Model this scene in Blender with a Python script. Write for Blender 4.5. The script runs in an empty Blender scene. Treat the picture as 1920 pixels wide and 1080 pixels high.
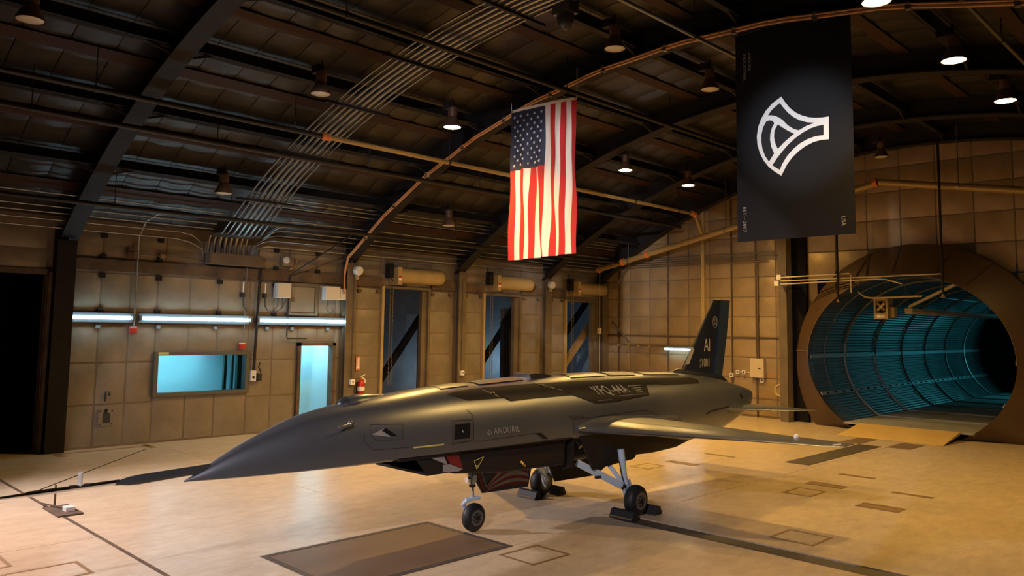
import bpy, bmesh, math, random
from mathutils import Vector, Matrix
random.seed(7)
SC = bpy.context.scene
COL = SC.collection
PI = math.pi

# ------------------------------------------------------------------ camera
F_PX, YAW, PIT, ROL, CY_PX, CAM_H = 1475.9, .78253, .09244, .01433, 479.5, 2.3
fw = Vector((-math.sin(YAW)*math.cos(PIT), math.cos(YAW)*math.cos(PIT), math.sin(PIT)))
r0 = Vector((math.cos(YAW), math.sin(YAW), 0)); u0 = r0.cross(fw)
rr = r0*math.cos(ROL)+u0*math.sin(ROL); uu = -r0*math.sin(ROL)+u0*math.cos(ROL)
cd = bpy.data.cameras.new('camera'); cam = bpy.data.objects.new('camera', cd); COL.objects.link(cam)
cd.sensor_width = 36; cd.lens = F_PX/1920*36; cd.shift_y = (CY_PX-540)/1920; cd.clip_end = 200; cd.clip_start = .05
m = Matrix((( rr.x, uu.x, -fw.x, 0), (rr.y, uu.y, -fw.y, 0), (rr.z, uu.z, -fw.z, CAM_H), (0, 0, 0, 1)))
cam.matrix_world = m
SC.camera = cam

# ------------------------------------------------------------------ world, light, exposure
w = bpy.data.worlds.new('world'); SC.world = w; w.use_nodes = True
w.node_tree.nodes['Background'].inputs[0].default_value = (.012, .012, .014, 1)
w.node_tree.nodes['Background'].inputs[1].default_value = .25
SC.view_settings.view_transform = 'Standard'; SC.view_settings.look = 'None'
SC.view_settings.gamma = 1; SC.view_settings.exposure = 0; SC.view_settings.use_curve_mapping = False

def spot(name, loc, to, power, color, angle, blend=.3, radius=.15):
    l = bpy.data.lights.new(name, 'SPOT'); l.energy = power; l.color = color; l.spot_size = math.radians(angle); l.spot_blend = blend; l.shadow_soft_size = radius
    o = bpy.data.objects.new(name, l); COL.objects.link(o); o.location = loc
    o.rotation_euler = (Vector(to)-Vector(loc)).to_track_quat('-Z', 'Y').to_euler(); return o
def area(name, loc, to, power, color, sx, sy):
    l = bpy.data.lights.new(name, 'AREA'); l.energy = power; l.color = color; l.shape = 'RECTANGLE'; l.size = sx; l.size_y = sy
    o = bpy.data.objects.new(name, l); COL.objects.link(o); o.location = loc
    o.rotation_euler = (Vector(to)-Vector(loc)).to_track_quat('-Z', 'Y').to_euler(); return o
def point(name, loc, power, color, radius=.2):
    l = bpy.data.lights.new(name, 'POINT'); l.energy = power; l.color = color; l.shadow_soft_size = radius
    o = bpy.data.objects.new(name, l); COL.objects.link(o); o.location = loc; return o

SODIUM = (1.0, .57, .14)
TEAL = (.07, .62, .72)
# lamps of the hall that hang outside the picture, and the display spotlights on the banner and the flag
spot('display_spot', (-1.2, -2.6, 5.5), (-8.5, 7.0, .8), 2100, (.97, .86, .92), 50.5, .06, .05)
spot('display_spot', (-13.4, .3, 4.7), (-9.0, 4.8, 0), 2900, (1, .84, .86), 80, .9, .2)
spot('display_spot', (-9.8, -.8, 5.6), (-9.4, .6, 0), 900, (1, .40, .16), 70, .9, .2)
spot('display_spot', (-1.0, -1.5, 5.6), (-9.3, 10.4, 4.6), 8500, (1, .90, .86), 13, .6, .1)
spot('display_spot', (-.6, -1.0, 5.6), (-4.8, 10.5, 5.1), 5200, (.92, .95, 1), 9.5, .9, .1)
spot('tunnel_lamp', (-4.9, 33.2, 2.5), (-8.5, 30.8, 1.2), 240, TEAL, 112, 1, .25)
spot('control_room_lamp', (-17.7, 7.1, 2.2), (-18.5, 7.45, 1.2), 190, (.6, .92, 1), 100, .9, .15)
point('control_room_lamp', (-17.2, 6.6, 2.3), 14, (.15, .75, .95), .2)
area('control_room_lamp', (-16.5, 9.62, 2.3), (-16.9, 9.6, 0), 34, (.45, .85, 1), .8, .3)
point('service_room_lamp', (-18.5, 12.2, 1.0), 3, (.5, .75, 1), .3)
point('service_room_lamp', (-18.5, 15.4, 1.0), 14, (.5, .78, 1), .3)
point('service_room_lamp', (-18.5, 18.9, 1.2), 38, (.5, .78, 1), .3)

# ------------------------------------------------------------------ materials
def mat(name, col, rough=.6, metal=0, col2=None, nscale=6, bump=0, bscale=30, emit=0, stretch=None, coat=0, spec=None, rough2=None, translucent=0, contrast=(.35, .7), fine=0):
    mt = bpy.data.materials.new(name); mt.use_nodes = True
    nt = mt.node_tree; b = nt.nodes['Principled BSDF']
    b.inputs['Base Color'].default_value = (*col, 1); b.inputs['Roughness'].default_value = rough; b.inputs['Metallic'].default_value = metal
    if spec is not None: b.inputs['Specular IOR Level'].default_value = spec
    if coat: b.inputs['Coat Weight'].default_value = coat; b.inputs['Coat Roughness'].default_value = .15
    if col2 or bump or rough2 is not None:
        tc = nt.nodes.new('ShaderNodeTexCoord'); mp = nt.nodes.new('ShaderNodeMapping'); nt.links.new(tc.outputs['Object'], mp.inputs[0])
        geo = nt.nodes.new('ShaderNodeNewGeometry'); nt.links.new(geo.outputs['Position'], mp.inputs[0])
        if stretch: mp.inputs['Scale'].default_value = stretch
        n = nt.nodes.new('ShaderNodeTexNoise'); n.inputs['Scale'].default_value = nscale; n.inputs['Detail'].default_value = 6; n.inputs['Roughness'].default_value = .62
        nt.links.new(mp.outputs[0], n.inputs['Vector'])
        mr = nt.nodes.new('ShaderNodeMapRange'); mr.inputs[1].default_value = contrast[0]; mr.inputs[2].default_value = contrast[1]; nt.links.new(n.outputs[0], mr.inputs[0])
        if col2:
            mx = nt.nodes.new('ShaderNodeMix'); mx.data_type = 'RGBA'; mx.inputs[6].default_value = (*col, 1); mx.inputs[7].default_value = (*col2, 1)
            nt.links.new(mr.outputs[0], mx.inputs[0]); nt.links.new(mx.outputs[2], b.inputs['Base Color'])
            if fine:
                n3 = nt.nodes.new('ShaderNodeTexNoise'); n3.inputs['Scale'].default_value = 7; n3.inputs['Detail'].default_value = 8; n3.inputs['Roughness'].default_value = .75; nt.links.new(mp.outputs[0], n3.inputs['Vector'])
                m3 = nt.nodes.new('ShaderNodeMapRange'); m3.inputs[1].default_value = .42; m3.inputs[2].default_value = .72; m3.inputs[3].default_value = 1; m3.inputs[4].default_value = 1-fine; nt.links.new(n3.outputs[0], m3.inputs[0])
                mm = nt.nodes.new('ShaderNodeMix'); mm.data_type = 'RGBA'; mm.blend_type = 'MULTIPLY'; mm.inputs[0].default_value = 1; nt.links.new(mx.outputs[2], mm.inputs[6]); nt.links.new(m3.outputs[0], mm.inputs[7]); nt.links.new(mm.outputs[2], b.inputs['Base Color'])
        if rough2 is not None:
            r2 = nt.nodes.new('ShaderNodeMapRange'); r2.inputs[3].default_value = rough; r2.inputs[4].default_value = rough2; nt.links.new(mr.outputs[0], r2.inputs[0]); nt.links.new(r2.outputs[0], b.inputs['Roughness'])
        if bump:
            n2 = nt.nodes.new('ShaderNodeTexNoise'); n2.inputs['Scale'].default_value = bscale; n2.inputs['Detail'].default_value = 4; nt.links.new(mp.outputs[0], n2.inputs['Vector'])
            bp = nt.nodes.new('ShaderNodeBump'); bp.inputs['Strength'].default_value = bump; bp.inputs['Distance'].default_value = .02
            nt.links.new(n2.outputs[0], bp.inputs['Height']); nt.links.new(bp.outputs[0], b.inputs['Normal'])
    if emit: b.inputs['Emission Color'].default_value = (*col, 1); b.inputs['Emission Strength'].default_value = emit
    if translucent:
        tr = nt.nodes.new('ShaderNodeBsdfTranslucent'); tr.inputs[0].default_value = (*col, 1); ms = nt.nodes.new('ShaderNodeMixShader'); ms.inputs[0].default_value = translucent
        out = nt.nodes['Material Output']; nt.links.new(b.outputs[0], ms.inputs[1]); nt.links.new(tr.outputs[0], ms.inputs[2]); nt.links.new(ms.outputs[0], out.inputs[0])
    return mt
M = {}
M['floor'] = mat('painted_concrete', (.63, .52, .375), .26, 0, (.50, .405, .285), .7, stretch=(1, .4, 1), contrast=(.25, .8), fine=.22)
M['subfloor'] = mat('dark_joint', (.03, .022, .015), .9)
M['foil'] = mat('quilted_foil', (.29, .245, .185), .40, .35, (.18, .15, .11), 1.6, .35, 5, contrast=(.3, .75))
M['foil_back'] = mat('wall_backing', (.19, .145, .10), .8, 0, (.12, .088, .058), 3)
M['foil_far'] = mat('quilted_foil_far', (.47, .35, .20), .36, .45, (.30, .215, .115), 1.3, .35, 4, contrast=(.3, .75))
M['roof'] = mat('roof_foil', (.066, .062, .061), .36, .6, (.032, .030, .029), 1.8, .3, 6, contrast=(.3, .75))
M['steel'] = mat('dark_steel', (.017, .016, .018), .62, 0, (.012, .010, .010), 4, spec=.2)
M['steel_brown'] = mat('rusty_girt', (.13, .085, .05), .7, .1, (.05, .032, .022), 3, .2, 12)
M['column'] = mat('column_paint', (.15, .115, .075), .6, .1, (.09, .068, .045), 2)
M['conduit'] = mat('galvanised_conduit', (.26, .26, .26), .32, .85)
M['pipe_black'] = mat('black_pipe', (.016, .013, .012), .45, .3, spec=.4)
M['pipe_yellow'] = mat('yellow_pipe', (.30, .20, .07), .4, .2)
M['orange'] = mat('orange_fitting', (.55, .14, .03), .5)
M['bridging'] = mat('bridging_paint', (.038, .019, .013), .6, 0, spec=.2)
M['cable'] = mat('orange_cable', (.50, .24, .10), .5)
M['olive'] = mat('olive_frame', (.10, .095, .07), .5, .1)
M['glass'] = mat('glass', (.8, .95, 1), .03)
M['dark_wall'] = mat('dark_blue_grey_wall', (.03, .036, .046), .7)  # dark bluish colour chosen for unseen walls to dim bounce and tint reflections
M['room'] = mat('control_room_paint', (.45, .62, .66), .6)
M['room_dark'] = mat('service_room_paint', (.20, .23, .26), .75, 0, (.13, .15, .17), 1.5)
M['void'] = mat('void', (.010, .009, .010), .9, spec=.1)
M['doorpaint'] = mat('door_paint', (.42, .66, .72), .45, 0, (.36, .58, .64), 1.5)
M['tube'] = mat('fluorescent_tube', (.55, .86, 1), .4, emit=22)
M['fixture'] = mat('white_fixture', (.13, .16, .18), .5)
M['whitebox'] = mat('grey_white_paint', (.62, .62, .60), .45)
M['beige'] = mat('beige_enclosure', (.52, .44, .30), .5)
M['red'] = mat('red_paint', (.48, .018, .012), .35)
M['redbox'] = mat('red_box', (.42, .03, .02), .5)
M['label_white'] = mat('label_white', (.8, .78, .74), .5)
M['hood'] = mat('roller_hood', (.42, .31, .13), .5, .1, (.33, .24, .10), 2)
M['ringpaint'] = mat('brown_ring_paint', (.088, .05, .024), .42, .05, (.066, .037, .018), 1.2)
M['ringside'] = mat('dark_ring_side', (.05, .032, .018), .6)
M['corr'] = mat('corrugated_steel', (.13, .15, .155), .38, .6, (.08, .09, .095), 1.4)
M['flange'] = mat('tunnel_flange', (.26, .29, .30), .45, .5)
M['deck'] = mat('tunnel_deck', (.33, .34, .33), .6, 0, (.22, .22, .21), 1.6, stretch=(.4, 2, 1))
M['ramp'] = mat('yellow_ramp', (.62, .44, .17), .5, 0, (.53, .36, .12), 1.2)
M['mat_dark'] = mat('dark_floor_plate', (.085, .07, .058), .55, 0, (.055, .045, .038), 4)
M['mat_brown'] = mat('brown_floor_plate', (.20, .14, .085), .5, 0, (.16, .105, .06), 3)
M['pit'] = mat('pit_cover', (.20, .135, .085), .42, .1, (.15, .10, .06), 2, stretch=(1, .3, 1))
M['outline'] = mat('brown_outline', (.22, .14, .06), .6)
M['lamp_body'] = mat('lamp_housing', (.10, .055, .035), .5, .2)
M['reflector'] = mat('lamp_reflector', (.62, .55, .45), .3, .3)
M['bulb'] = mat('lit_bulb', (1, .72, .32), .4, emit=60)
M['bulb_off'] = mat('unlit_bulb', (.55, .5, .42), .3)
M['black'] = mat('black_rubber', (.018, .018, .02), .6)
M['plastic'] = mat('black_plastic', (.03, .03, .032), .35)
M['brass'] = mat('brass', (.45, .30, .10), .4, .6)
M['wood'] = mat('raw_beam', (.30, .20, .085), .6)
M['chain'] = mat('chain_steel', (.30, .26, .2), .4, .7)
# aircraft
M['skin'] = mat('matt_grey_skin', (.205, .222, .255), .35, .75, (.185, .20, .23), 1.1)
M['skin_dark'] = mat('dark_camo_skin', (.012, .011, .012), .5, 0, spec=.25)
M['skin2'] = mat('frame_skin', (.26, .28, .31), .34, .88)
M['skin_dark2'] = mat('wing_patch_skin', (.14, .15, .165), .42, .8)
M['skin_belly'] = mat('shaded_belly_skin', (.018, .015, .015), .55, 0, spec=.2)  # shade under the fuselage put into a darker skin colour
M['fin'] = mat('fin_skin', (.008, .012, .026), .42, 0, spec=.3)
M['rudder'] = mat('blue_lit_rudder_skin', (.022, .042, .085), .36, .2)  # bluish light on the rudder is put into its colour
M['line'] = mat('panel_line', (.012, .011, .010), .7)
M['mark'] = mat('pale_marking', (.36, .35, .32), .6)
M['mark_faint'] = mat('faint_marking', (.26, .25, .235), .5)
M['yellowmark'] = mat('yellow_marking', (.55, .50, .16), .6)
M['gearwhite'] = mat('gear_white', (.52, .66, .82), .35, .1)
M['chrome'] = mat('chrome', (.75, .77, .8), .08, 1)
M['tyre'] = mat('tyre_rubber', (.012, .012, .014), .55)
M['rimgrey'] = mat('wheel_rim', (.16, .16, .165), .4, .5)
M['probe'] = mat('probe_grey', (.05, .055, .065), .4, .3)
M['flag_red'] = mat('flag_red', (.50, .028, .030), .75, translucent=.55)
M['flag_white'] = mat('flag_white', (.82, .80, .80), .75, translucent=.55)
M['flag_blue'] = mat('flag_blue', (.022, .026, .055), .75, translucent=.4)
M['art_red'] = mat('art_red', (.17, .012, .015), .4)
M['art_white'] = mat('art_white', (.26, .26, .29), .4)
M['art_blue'] = mat('art_blue', (.02, .03, .07), .4)
M['banner'] = mat('black_banner', (.010, .010, .013), .6, spec=.25)
M['logo_in'] = mat('logo_infill', (.020, .020, .024), .6, spec=.25)
M['logo'] = mat('logo_white', (.78, .78, .80), .6)
M['banner_text'] = mat('banner_text', (.42, .42, .42), .6)

# ------------------------------------------------------------------ geometry helpers
class G:
    def __init__(s): s.v = []; s.f = []
    def add(s, vs, fs):
        o = len(s.v); s.v += [tuple(map(float, p)) for p in vs]; s.f += [tuple(i+o for i in f) for f in fs]; return s
    def box(s, x0, x1, y0, y1, z0, z1):
        return s.add([(x0,y0,z0),(x1,y0,z0),(x1,y1,z0),(x0,y1,z0),(x0,y0,z1),(x1,y0,z1),(x1,y1,z1),(x0,y1,z1)],
                     [(0,3,2,1),(4,5,6,7),(0,1,5,4),(1,2,6,5),(2,3,7,6),(3,0,4,7)])
    def bar(s, a, b, wd, ht, up=(0,0,1)):
        a = Vector(a); b = Vector(b); d = (b-a).normalized(); u = Vector(up); u = (u-d*u.dot(d)).normalized(); sd = d.cross(u)
        vs = [p+sd*i*wd/2+u*j*ht/2 for p in (a,b) for i,j in ((-1,-1),(1,-1),(1,1),(-1,1))]
        return s.add(vs, [(0,1,2,3),(7,6,5,4),(0,4,5,1),(1,5,6,2),(2,6,7,3),(3,7,4,0)])
    def loft(s, rings, cap=True, closed=True):
        n = len(rings[0]); vs = [p for r in rings for p in r]; fs = []
        for i in range(len(rings)-1):
            for j in range(n if closed else n-1):
                k = (j+1) % n; fs.append((i*n+j, i*n+k, (i+1)*n+k, (i+1)*n+j))
        if cap and closed: fs.append(tuple(range(n-1,-1,-1))); fs.append(tuple((len(rings)-1)*n+j for j in range(n)))
        return s.add(vs, fs)
    def tube(s, pts, r, n=8, cap=True):
        pts = [Vector(p) for p in pts]; rings = []; u = None
        rs = r if isinstance(r, (list, tuple)) else [r]*len(pts)
        for i, p in enumerate(pts):
            d = (pts[min(i+1, len(pts)-1)]-pts[max(i-1, 0)]).normalized()
            if u is None: u = Vector((0,0,1)) if abs(d.z) < .9 else Vector((1,0,0))
            u = (u-d*u.dot(d)).normalized(); sd = d.cross(u)
            rings.append([p+(u*math.cos(2*PI*k/n)+sd*math.sin(2*PI*k/n))*rs[i] for k in range(n)])
        return s.loft(rings, cap)
    def lathe(s, org, axis, prof, n=20, cap=True):      # prof: (along, radius)
        o = Vector(org); a = Vector(axis).normalized(); u = Vector((0,0,1)) if abs(a.z) < .9 else Vector((1,0,0)); u = (u-a*u.dot(a)).normalized(); sd = a.cross(u)
        return s.loft([[o+a*h+(u*math.cos(2*PI*k/n)+sd*math.sin(2*PI*k/n))*max(r, 1e-4) for k in range(n)] for h, r in prof], cap)
    def prism(s, poly, off):                            # poly: 3D points, off: extrusion vector
        n = len(poly); o = Vector(off); p = [Vector(q) for q in poly]
        return s.add(p+[q+o for q in p], [tuple(range(n-1,-1,-1)), tuple(range(n,2*n))]+[(i,(i+1)%n,n+(i+1)%n,n+i) for i in range(n)])
def wloc(o):
    l = Vector((0,0,0))
    while o is not None: l += o.location; o = o.parent
    return l
def obj(name, g, m, parent=None, smooth=False, flip=True):
    off = wloc(parent) if parent is not None else Vector((0,0,0))
    me = bpy.data.meshes.new(name); me.from_pydata([(x-off.x, y-off.y, z-off.z) for x, y, z in g.v], [], g.f)
    bm = bmesh.new(); bm.from_mesh(me)
    if flip: bmesh.ops.recalc_face_normals(bm, faces=bm.faces)
    bm.to_mesh(me); bm.free()
    me.materials.append(M[m] if isinstance(m, str) else m)
    if smooth:
        for p in me.polygons: p.use_smooth = True
        if smooth != 'all':
            try: me.set_sharp_from_angle(angle=math.radians(smooth if isinstance(smooth, (int, float)) and smooth > 1 else 38))
            except Exception: pass
    me.update(); o = bpy.data.objects.new(name, me); COL.objects.link(o)
    if parent is not None: o.parent = parent
    return o
def tag(o, label, cat, group=None, kind=None):
    o['label'] = label; o['category'] = cat
    if group: o['group'] = group
    if kind: o['kind'] = kind
    return o
def thing(name, loc, label, cat, group=None):
    o = bpy.data.objects.new(name, None); COL.objects.link(o); o.location = loc; o.empty_display_size = .1; return tag(o, label, cat, group)
def struct(o): o['kind'] = 'structure'; return o
def copy_tree(o, parent=None):
    c = o.copy(); COL.objects.link(c); c.parent = parent
    for ch in list(o.children): copy_tree(ch, c)
    return c
def B(*a): return G().box(*a)
def text2d(body, size=1., xs=1., bold=0, gap=1.):
    cu = bpy.data.curves.new('lettering', 'FONT'); cu.body = body; cu.offset = bold; cu.space_character = gap; cu.size = size; cu.resolution_u = 3
    o = bpy.data.objects.new('lettering', cu); me = bpy.data.meshes.new_from_object(o)
    vs = [(v.co.x*xs, v.co.y) for v in me.vertices]; fs = [tuple(p.vertices) for p in me.polygons]
    bpy.data.objects.remove(o); bpy.data.meshes.remove(me); bpy.data.curves.remove(cu); return vs, fs
def fit2d(vs, u0, u1, v0, v1):
    a = min(p[0] for p in vs); b = max(p[0] for p in vs); c = min(p[1] for p in vs); d = max(p[1] for p in vs)
    return [(u0+(x-a)/(b-a)*(u1-u0), v0+(y-c)/(d-c)*(v1-v0)) for x, y in vs]
# ------------------------------------------------------------------ the hall
XL, XR, YB, YF = -15.82, 2.9, -4.0, 20.15
AX, AZ = -6.5, -8.81                      # centre of the roof arc
R_IN, R_OUT, R_SKIN = 15.60, 15.95, 16.0
def arc(off_or_x, R): return AZ+math.sqrt(R*R-(off_or_x-AX)**2)
def arcp(th, R): return (AX+R*math.sin(th), AZ+R*math.cos(th))
RIBS = [4.4, 10.4, 13.87, 17.28, 19.85]

# floor: slabs with open joints over a dark bed, plates let into it
floor = struct(obj('floor', B(XL-.5, XR, YB, YF+.1, -.3, -.03), 'subfloor'))
J = .012
def slab(x0, x1, y0, y1): obj('slab', B(x0+J/2, x1-J/2, y0+J/2, y1-J/2, -.03, 0), 'floor', floor)
slab(XL-.5, -9.3, YB, 3.09); slab(-9.3, XR, YB, 3.09)
slab(XL-.5, -6.05, 3.09, 6.08); slab(XL-.5, -6.05, 6.08, YF+.1)
slab(-6.05, XR, 3.09, 7.93); slab(-6.05, XR, 8.22, YF+.1)
obj('trench_cover', B(-6.04, XR, 7.95, 8.20, -.03, -.008), 'mat_dark', floor)
obj('joint_filler', B(XL, -2.0, 3.068, 3.112, -.02, .0015), 'steel_brown', floor)
def plate(name, x0, x1, y0, y1, m, h=.004): obj(name, B(x0, x1, y0, y1, .0005, h), m, floor)
# pit cover with its frame
for a in ((-7.46,-7.40,4.0,6.14), (-6.09,-6.03,4.0,6.14), (-7.40,-6.09,4.0,4.06), (-7.40,-6.09,6.08,6.14)): plate('pit_frame', *a, 'mat_dark', .006)
plate('pit_cover', -7.39, -6.10, 4.07, 6.07, 'pit', .005)
plate('floor_plate', -6.60, -6.16, 13.6, 17.0, 'mat_dark', .008)
plate('floor_plate', -7.02, -6.62, 17.02, 18.1, 'mat_brown', .006)
plate('floor_plate', -6.07, -5.62, 17.0, 17.92, 'mat_brown', .006)
for x0, x1, y0, y1 in ((-5.45,-4.90,13.14,13.26), (-4.32,-3.77,12.24,12.36), (-8.07,-7.47,13.34,13.44)): plate('slot_cover', x0, x1, y0, y1, 'mat_brown')
for x0, x1, y0, y1 in ((-5.49,-4.91,11.95,12.21), (-4.33,-3.78,10.94,11.26), (-8.04,-7.46,12.0,12.2)):
    plate('slot_cover', x0, x1, y0, y0+.08, 'mat_brown'); plate('slot_cover', x0, x1, y1-.08, y1, 'mat_brown'); plate('slot_cover', x0, x1, y0+.08, y1-.08, 'outline', .002)
for x0, x1, y0, y1 in ((-5.90,-5.41,5.80,6.37), (-5.41,-4.98,11.04,11.59), (-8.17,-7.78,11.12,11.63), (-4.36,-3.84,8.55,9.07), (-9.2,-8.72,1.6,2.15), (-8.5,-8.0,2.0,2.64)):
    g = G(); t = .035
    for a in ((x0,x1,y0,y0+t), (x0,x1,y1-t,y1), (x0,x0+t,y0+t,y1-t), (x1-t,x1,y0+t,y1-t)): g.box(*a, .0005, .003)
    obj('hatch_outline', g, 'outline', floor)
plate('floor_strip', -15.78, -15.1, 4.3, 4.42, 'outline', .002); plate('floor_strip', -15.55, -15.45, 4.42, 5.95, 'outline', .002); plate('floor_strip', -15.78, -15.2, 5.86, 5.98, 'outline', .002)

# walls: backing with openings
def holed(axis, pos, th, u0, u1, z0, z1, holes):
    us = sorted({u0, u1, *[h[i] for h in holes for i in (0, 1)]}); zs = sorted({z0, z1, *[h[i] for h in holes for i in (2, 3)]}); g = G()
    for a, b in zip(us, us[1:]):
        for c, d in zip(zs, zs[1:]):
            if any(h[0] <= (a+b)/2 <= h[1] and h[2] <= (c+d)/2 <= h[3] for h in holes): continue
            g.box(min(pos, pos+th), max(pos, pos+th), a, b, c, d) if axis == 'x' else g.box(a, b, min(pos, pos+th), max(pos, pos+th), c, d)
    return g
HOLE_BIG = (1.0, 4.1, 0, 3.15); HOLE_WIN = (6.10, 7.97, .94, 1.68); HOLE_DOOR = (9.22, 10.07, 0, 1.86)
HOLE_R = [(11.47, 12.85, 0, 3.24), (14.86, 16.22, 0, 3.2), (18.28, 19.72, 0, 3.15)]
HOLES = [HOLE_BIG, HOLE_WIN, HOLE_DOOR]+HOLE_R
wall_left = struct(obj('wall_left', holed('x', XL-.02, -.13, YB, YF, 0, 4.35, HOLES), 'foil_back'))
# pillowed panels, one shared mesh for each wall direction
def pillow(axis):
    n = 4; vs = []; fs = []
    for i in range(n+1):
        for j in range(n+1):
            u = i/n-.5; v = j/n-.5; e = min(.5-abs(u), .5-abs(v)); hgt = .0 if e < 1e-6 else (.022 if e < .26 else .030)
            vs.append((hgt, u, v) if axis == 'x' else (u, -hgt, v))
    for i in range(n):
        for j in range(n): fs.append((i*(n+1)+j, (i+1)*(n+1)+j, (i+1)*(n+1)+j+1, i*(n+1)+j+1) if axis == 'x' else (i*(n+1)+j, (i+1)*(n+1)+j, (i+1)*(n+1)+j+1, i*(n+1)+j+1))
    me = bpy.data.meshes.new('panel'); me.from_pydata(vs, [], fs)
    for p in me.polygons: p.use_smooth = True
    return me
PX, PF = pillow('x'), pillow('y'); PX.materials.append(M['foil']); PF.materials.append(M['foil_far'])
def panel_x(y0, y1, z0, z1, parent, gap=.035):
    o = bpy.data.objects.new('panel', PX); COL.objects.link(o); o.parent = parent
    o.location = (XL-.015, (y0+y1)/2, (z0+z1)/2); o.scale = (1, y1-y0-gap, z1-z0-gap)
def panel_f(x0, x1, z0, z1, parent, gap=.035):
    o = bpy.data.objects.new('panel', PF); COL.objects.link(o); o.parent = parent
    o.location = ((x0+x1)/2, YF-.005, (z0+z1)/2); o.scale = (x1-x0-gap, 1, z1-z0-gap)
def cells(us, zs, holes, put):
    for a, b in zip(us, us[1:]):
        for c, d in zip(zs, zs[1:]):
            if b-a < .05 or d-c < .05: continue
            if any(a < h[1]-.02 and b > h[0]+.02 and c < h[3]-.02 and d > h[2]+.02 for h in holes): continue
            put(a, b, c, d)
px = lambda a, b, c, d: panel_x(a, b, c, d, wall_left)
ROW1 = [.02, .79, 1.56, 2.30, 2.50, 3.24]
cells([4.56, 5.03, 5.56, 6.07], ROW1, [], px)
cells([8.0, 8.56, 9.17], ROW1, [], px)
cells([6.07, 6.71, 7.31, 8.0], [.02, .90], [], px); cells([6.07, 6.71, 7.31, 8.0], [1.73, 2.30, 2.50, 3.24], [], px)
cells([9.17, 9.66, 10.12], [1.93, 2.30, 2.50, 3.24], [], px); cells([10.12, 10.28], ROW1, [], px)
cells([4.56, 5.03, 5.56, 6.20, 6.95, 8.16, 8.9, 9.6, 10.28], [3.52, 4.02], [], px)
cells([-3.9, -3.2, -2.5, -1.8, -1.1, -.4, .3, .95], [.02, .79, 1.56, 2.4, 3.24, 4.02], [], px); cells([1.0, 1.75, 2.5, 3.2, 4.1], [3.2, 3.6, 4.02], [], px)
ROW2 = [.02, .50, 1.06, 1.61, 2.16, 2.72, 3.24]
for a, b, c, d in ((10.6, 11.38, 12.94, 13.68), (14.06, 14.77, 16.31, 17.10), (17.48, 18.19, 19.81, 20.1)):
    cells([a, b], ROW2, [], px); cells([c, d], ROW2, [], px); cells([a, b], [3.28, 3.5, 4.02], [], px); cells([c, d], [3.28, 3.5, 4.02], [], px); cells([b, (b+c)/2, c], [3.3, 3.62, 4.02], [], px)
# girt, clips and columns that belong to the wall
for a, b in ((4.56, 10.25), (10.6, 11.4), (12.95, 13.7), (14.05, 14.8), (16.3, 17.12), (17.46, 18.2)):
    obj('girt', B(XL-.01, XL+.07, a, b, 3.27, 3.49), 'steel_brown', wall_left)
for y in (5.03, 6.07, 7.31, 8.56, 9.6):
    for z in (3.17, 3.52, 3.92, 2.52): obj('clip', B(XL, XL+.045, y-.05, y+.05, z-.03, z+.06), 'steel', wall_left)
for y in (5.0, 6.1, 7.25, 8.4, 9.0, 9.9): obj('clip', B(XL, XL+.05, y-.04, y+.04, 2.20, 2.27), 'fixture', wall_left)
for y in (10.75, 11.3, 13.0, 13.6, 14.15, 14.7, 16.4, 17.0, 17.6, 18.1): obj('clip', B(XL, XL+.045, y-.05, y+.05, 3.12, 3.2), 'steel_brown', wall_left)
for y, wd in ((4.36, .32), (10.41, .26), (13.87, .24), (17.28, .26), (20.0, .3)):
    g = G(); g.box(XL-.02, XL+.05, y-wd/2, y+wd/2, 0, 4.0); g.box(XL+.18, XL+.21, y-wd/2, y+wd/2, 0, 3.78); g.box(XL+.05, XL+.18, y-.02, y+.02, 0, 3.85)
    obj('column', g, 'steel' if y < 5 else 'column', wall_left)
obj('column_strip', B(XL+.06, XL+.10, 4.12, 4.18, 0, 3.2), 'steel_brown', wall_left)
obj('opening_frame', B(XL-.02, XL+.05, 4.1, 4.16, 0, 3.2), 'steel_brown', wall_left); obj('opening_frame', B(XL-.02, XL+.05, 1.0, 4.16, 3.15, 3.24), 'steel_brown', wall_left)
# dark recess behind the tall opening
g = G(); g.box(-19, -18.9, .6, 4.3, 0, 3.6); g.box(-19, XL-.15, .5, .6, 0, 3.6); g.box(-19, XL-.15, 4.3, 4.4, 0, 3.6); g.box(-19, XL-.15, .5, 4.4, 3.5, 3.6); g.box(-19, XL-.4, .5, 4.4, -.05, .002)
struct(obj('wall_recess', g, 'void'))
# control room behind the window and the glass door
g = G(); g.box(-18.6, -18.5, 5.3, 10.3, 0, 2.7); g.box(-18.6, XL-.15, 5.2, 5.3, 0, 2.7); g.box(-18.6, XL-.15, 10.2, 10.3, 0, 2.7); g.box(-18.6, XL-.15, 5.2, 10.3, 2.6, 2.7); g.box(-18.6, XL-.15, 5.2, 10.3, -.05, .004)
g.box(-17.6, XL-.15, 8.75, 8.82, 0, 2.6)
struct(obj('wall_control_room', g, 'room'))
g = G(); g.box(-17.0, -16.92, 8.02, 8.08, .5, 2.5); g.box(-17.0, -16.92, 8.2, 8.24, .5, 2.5); g.box(-16.6, -16.5, 8.12, 8.25, .5, 2.5)
struct(obj('trim_1', g, 'olive'))
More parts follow.
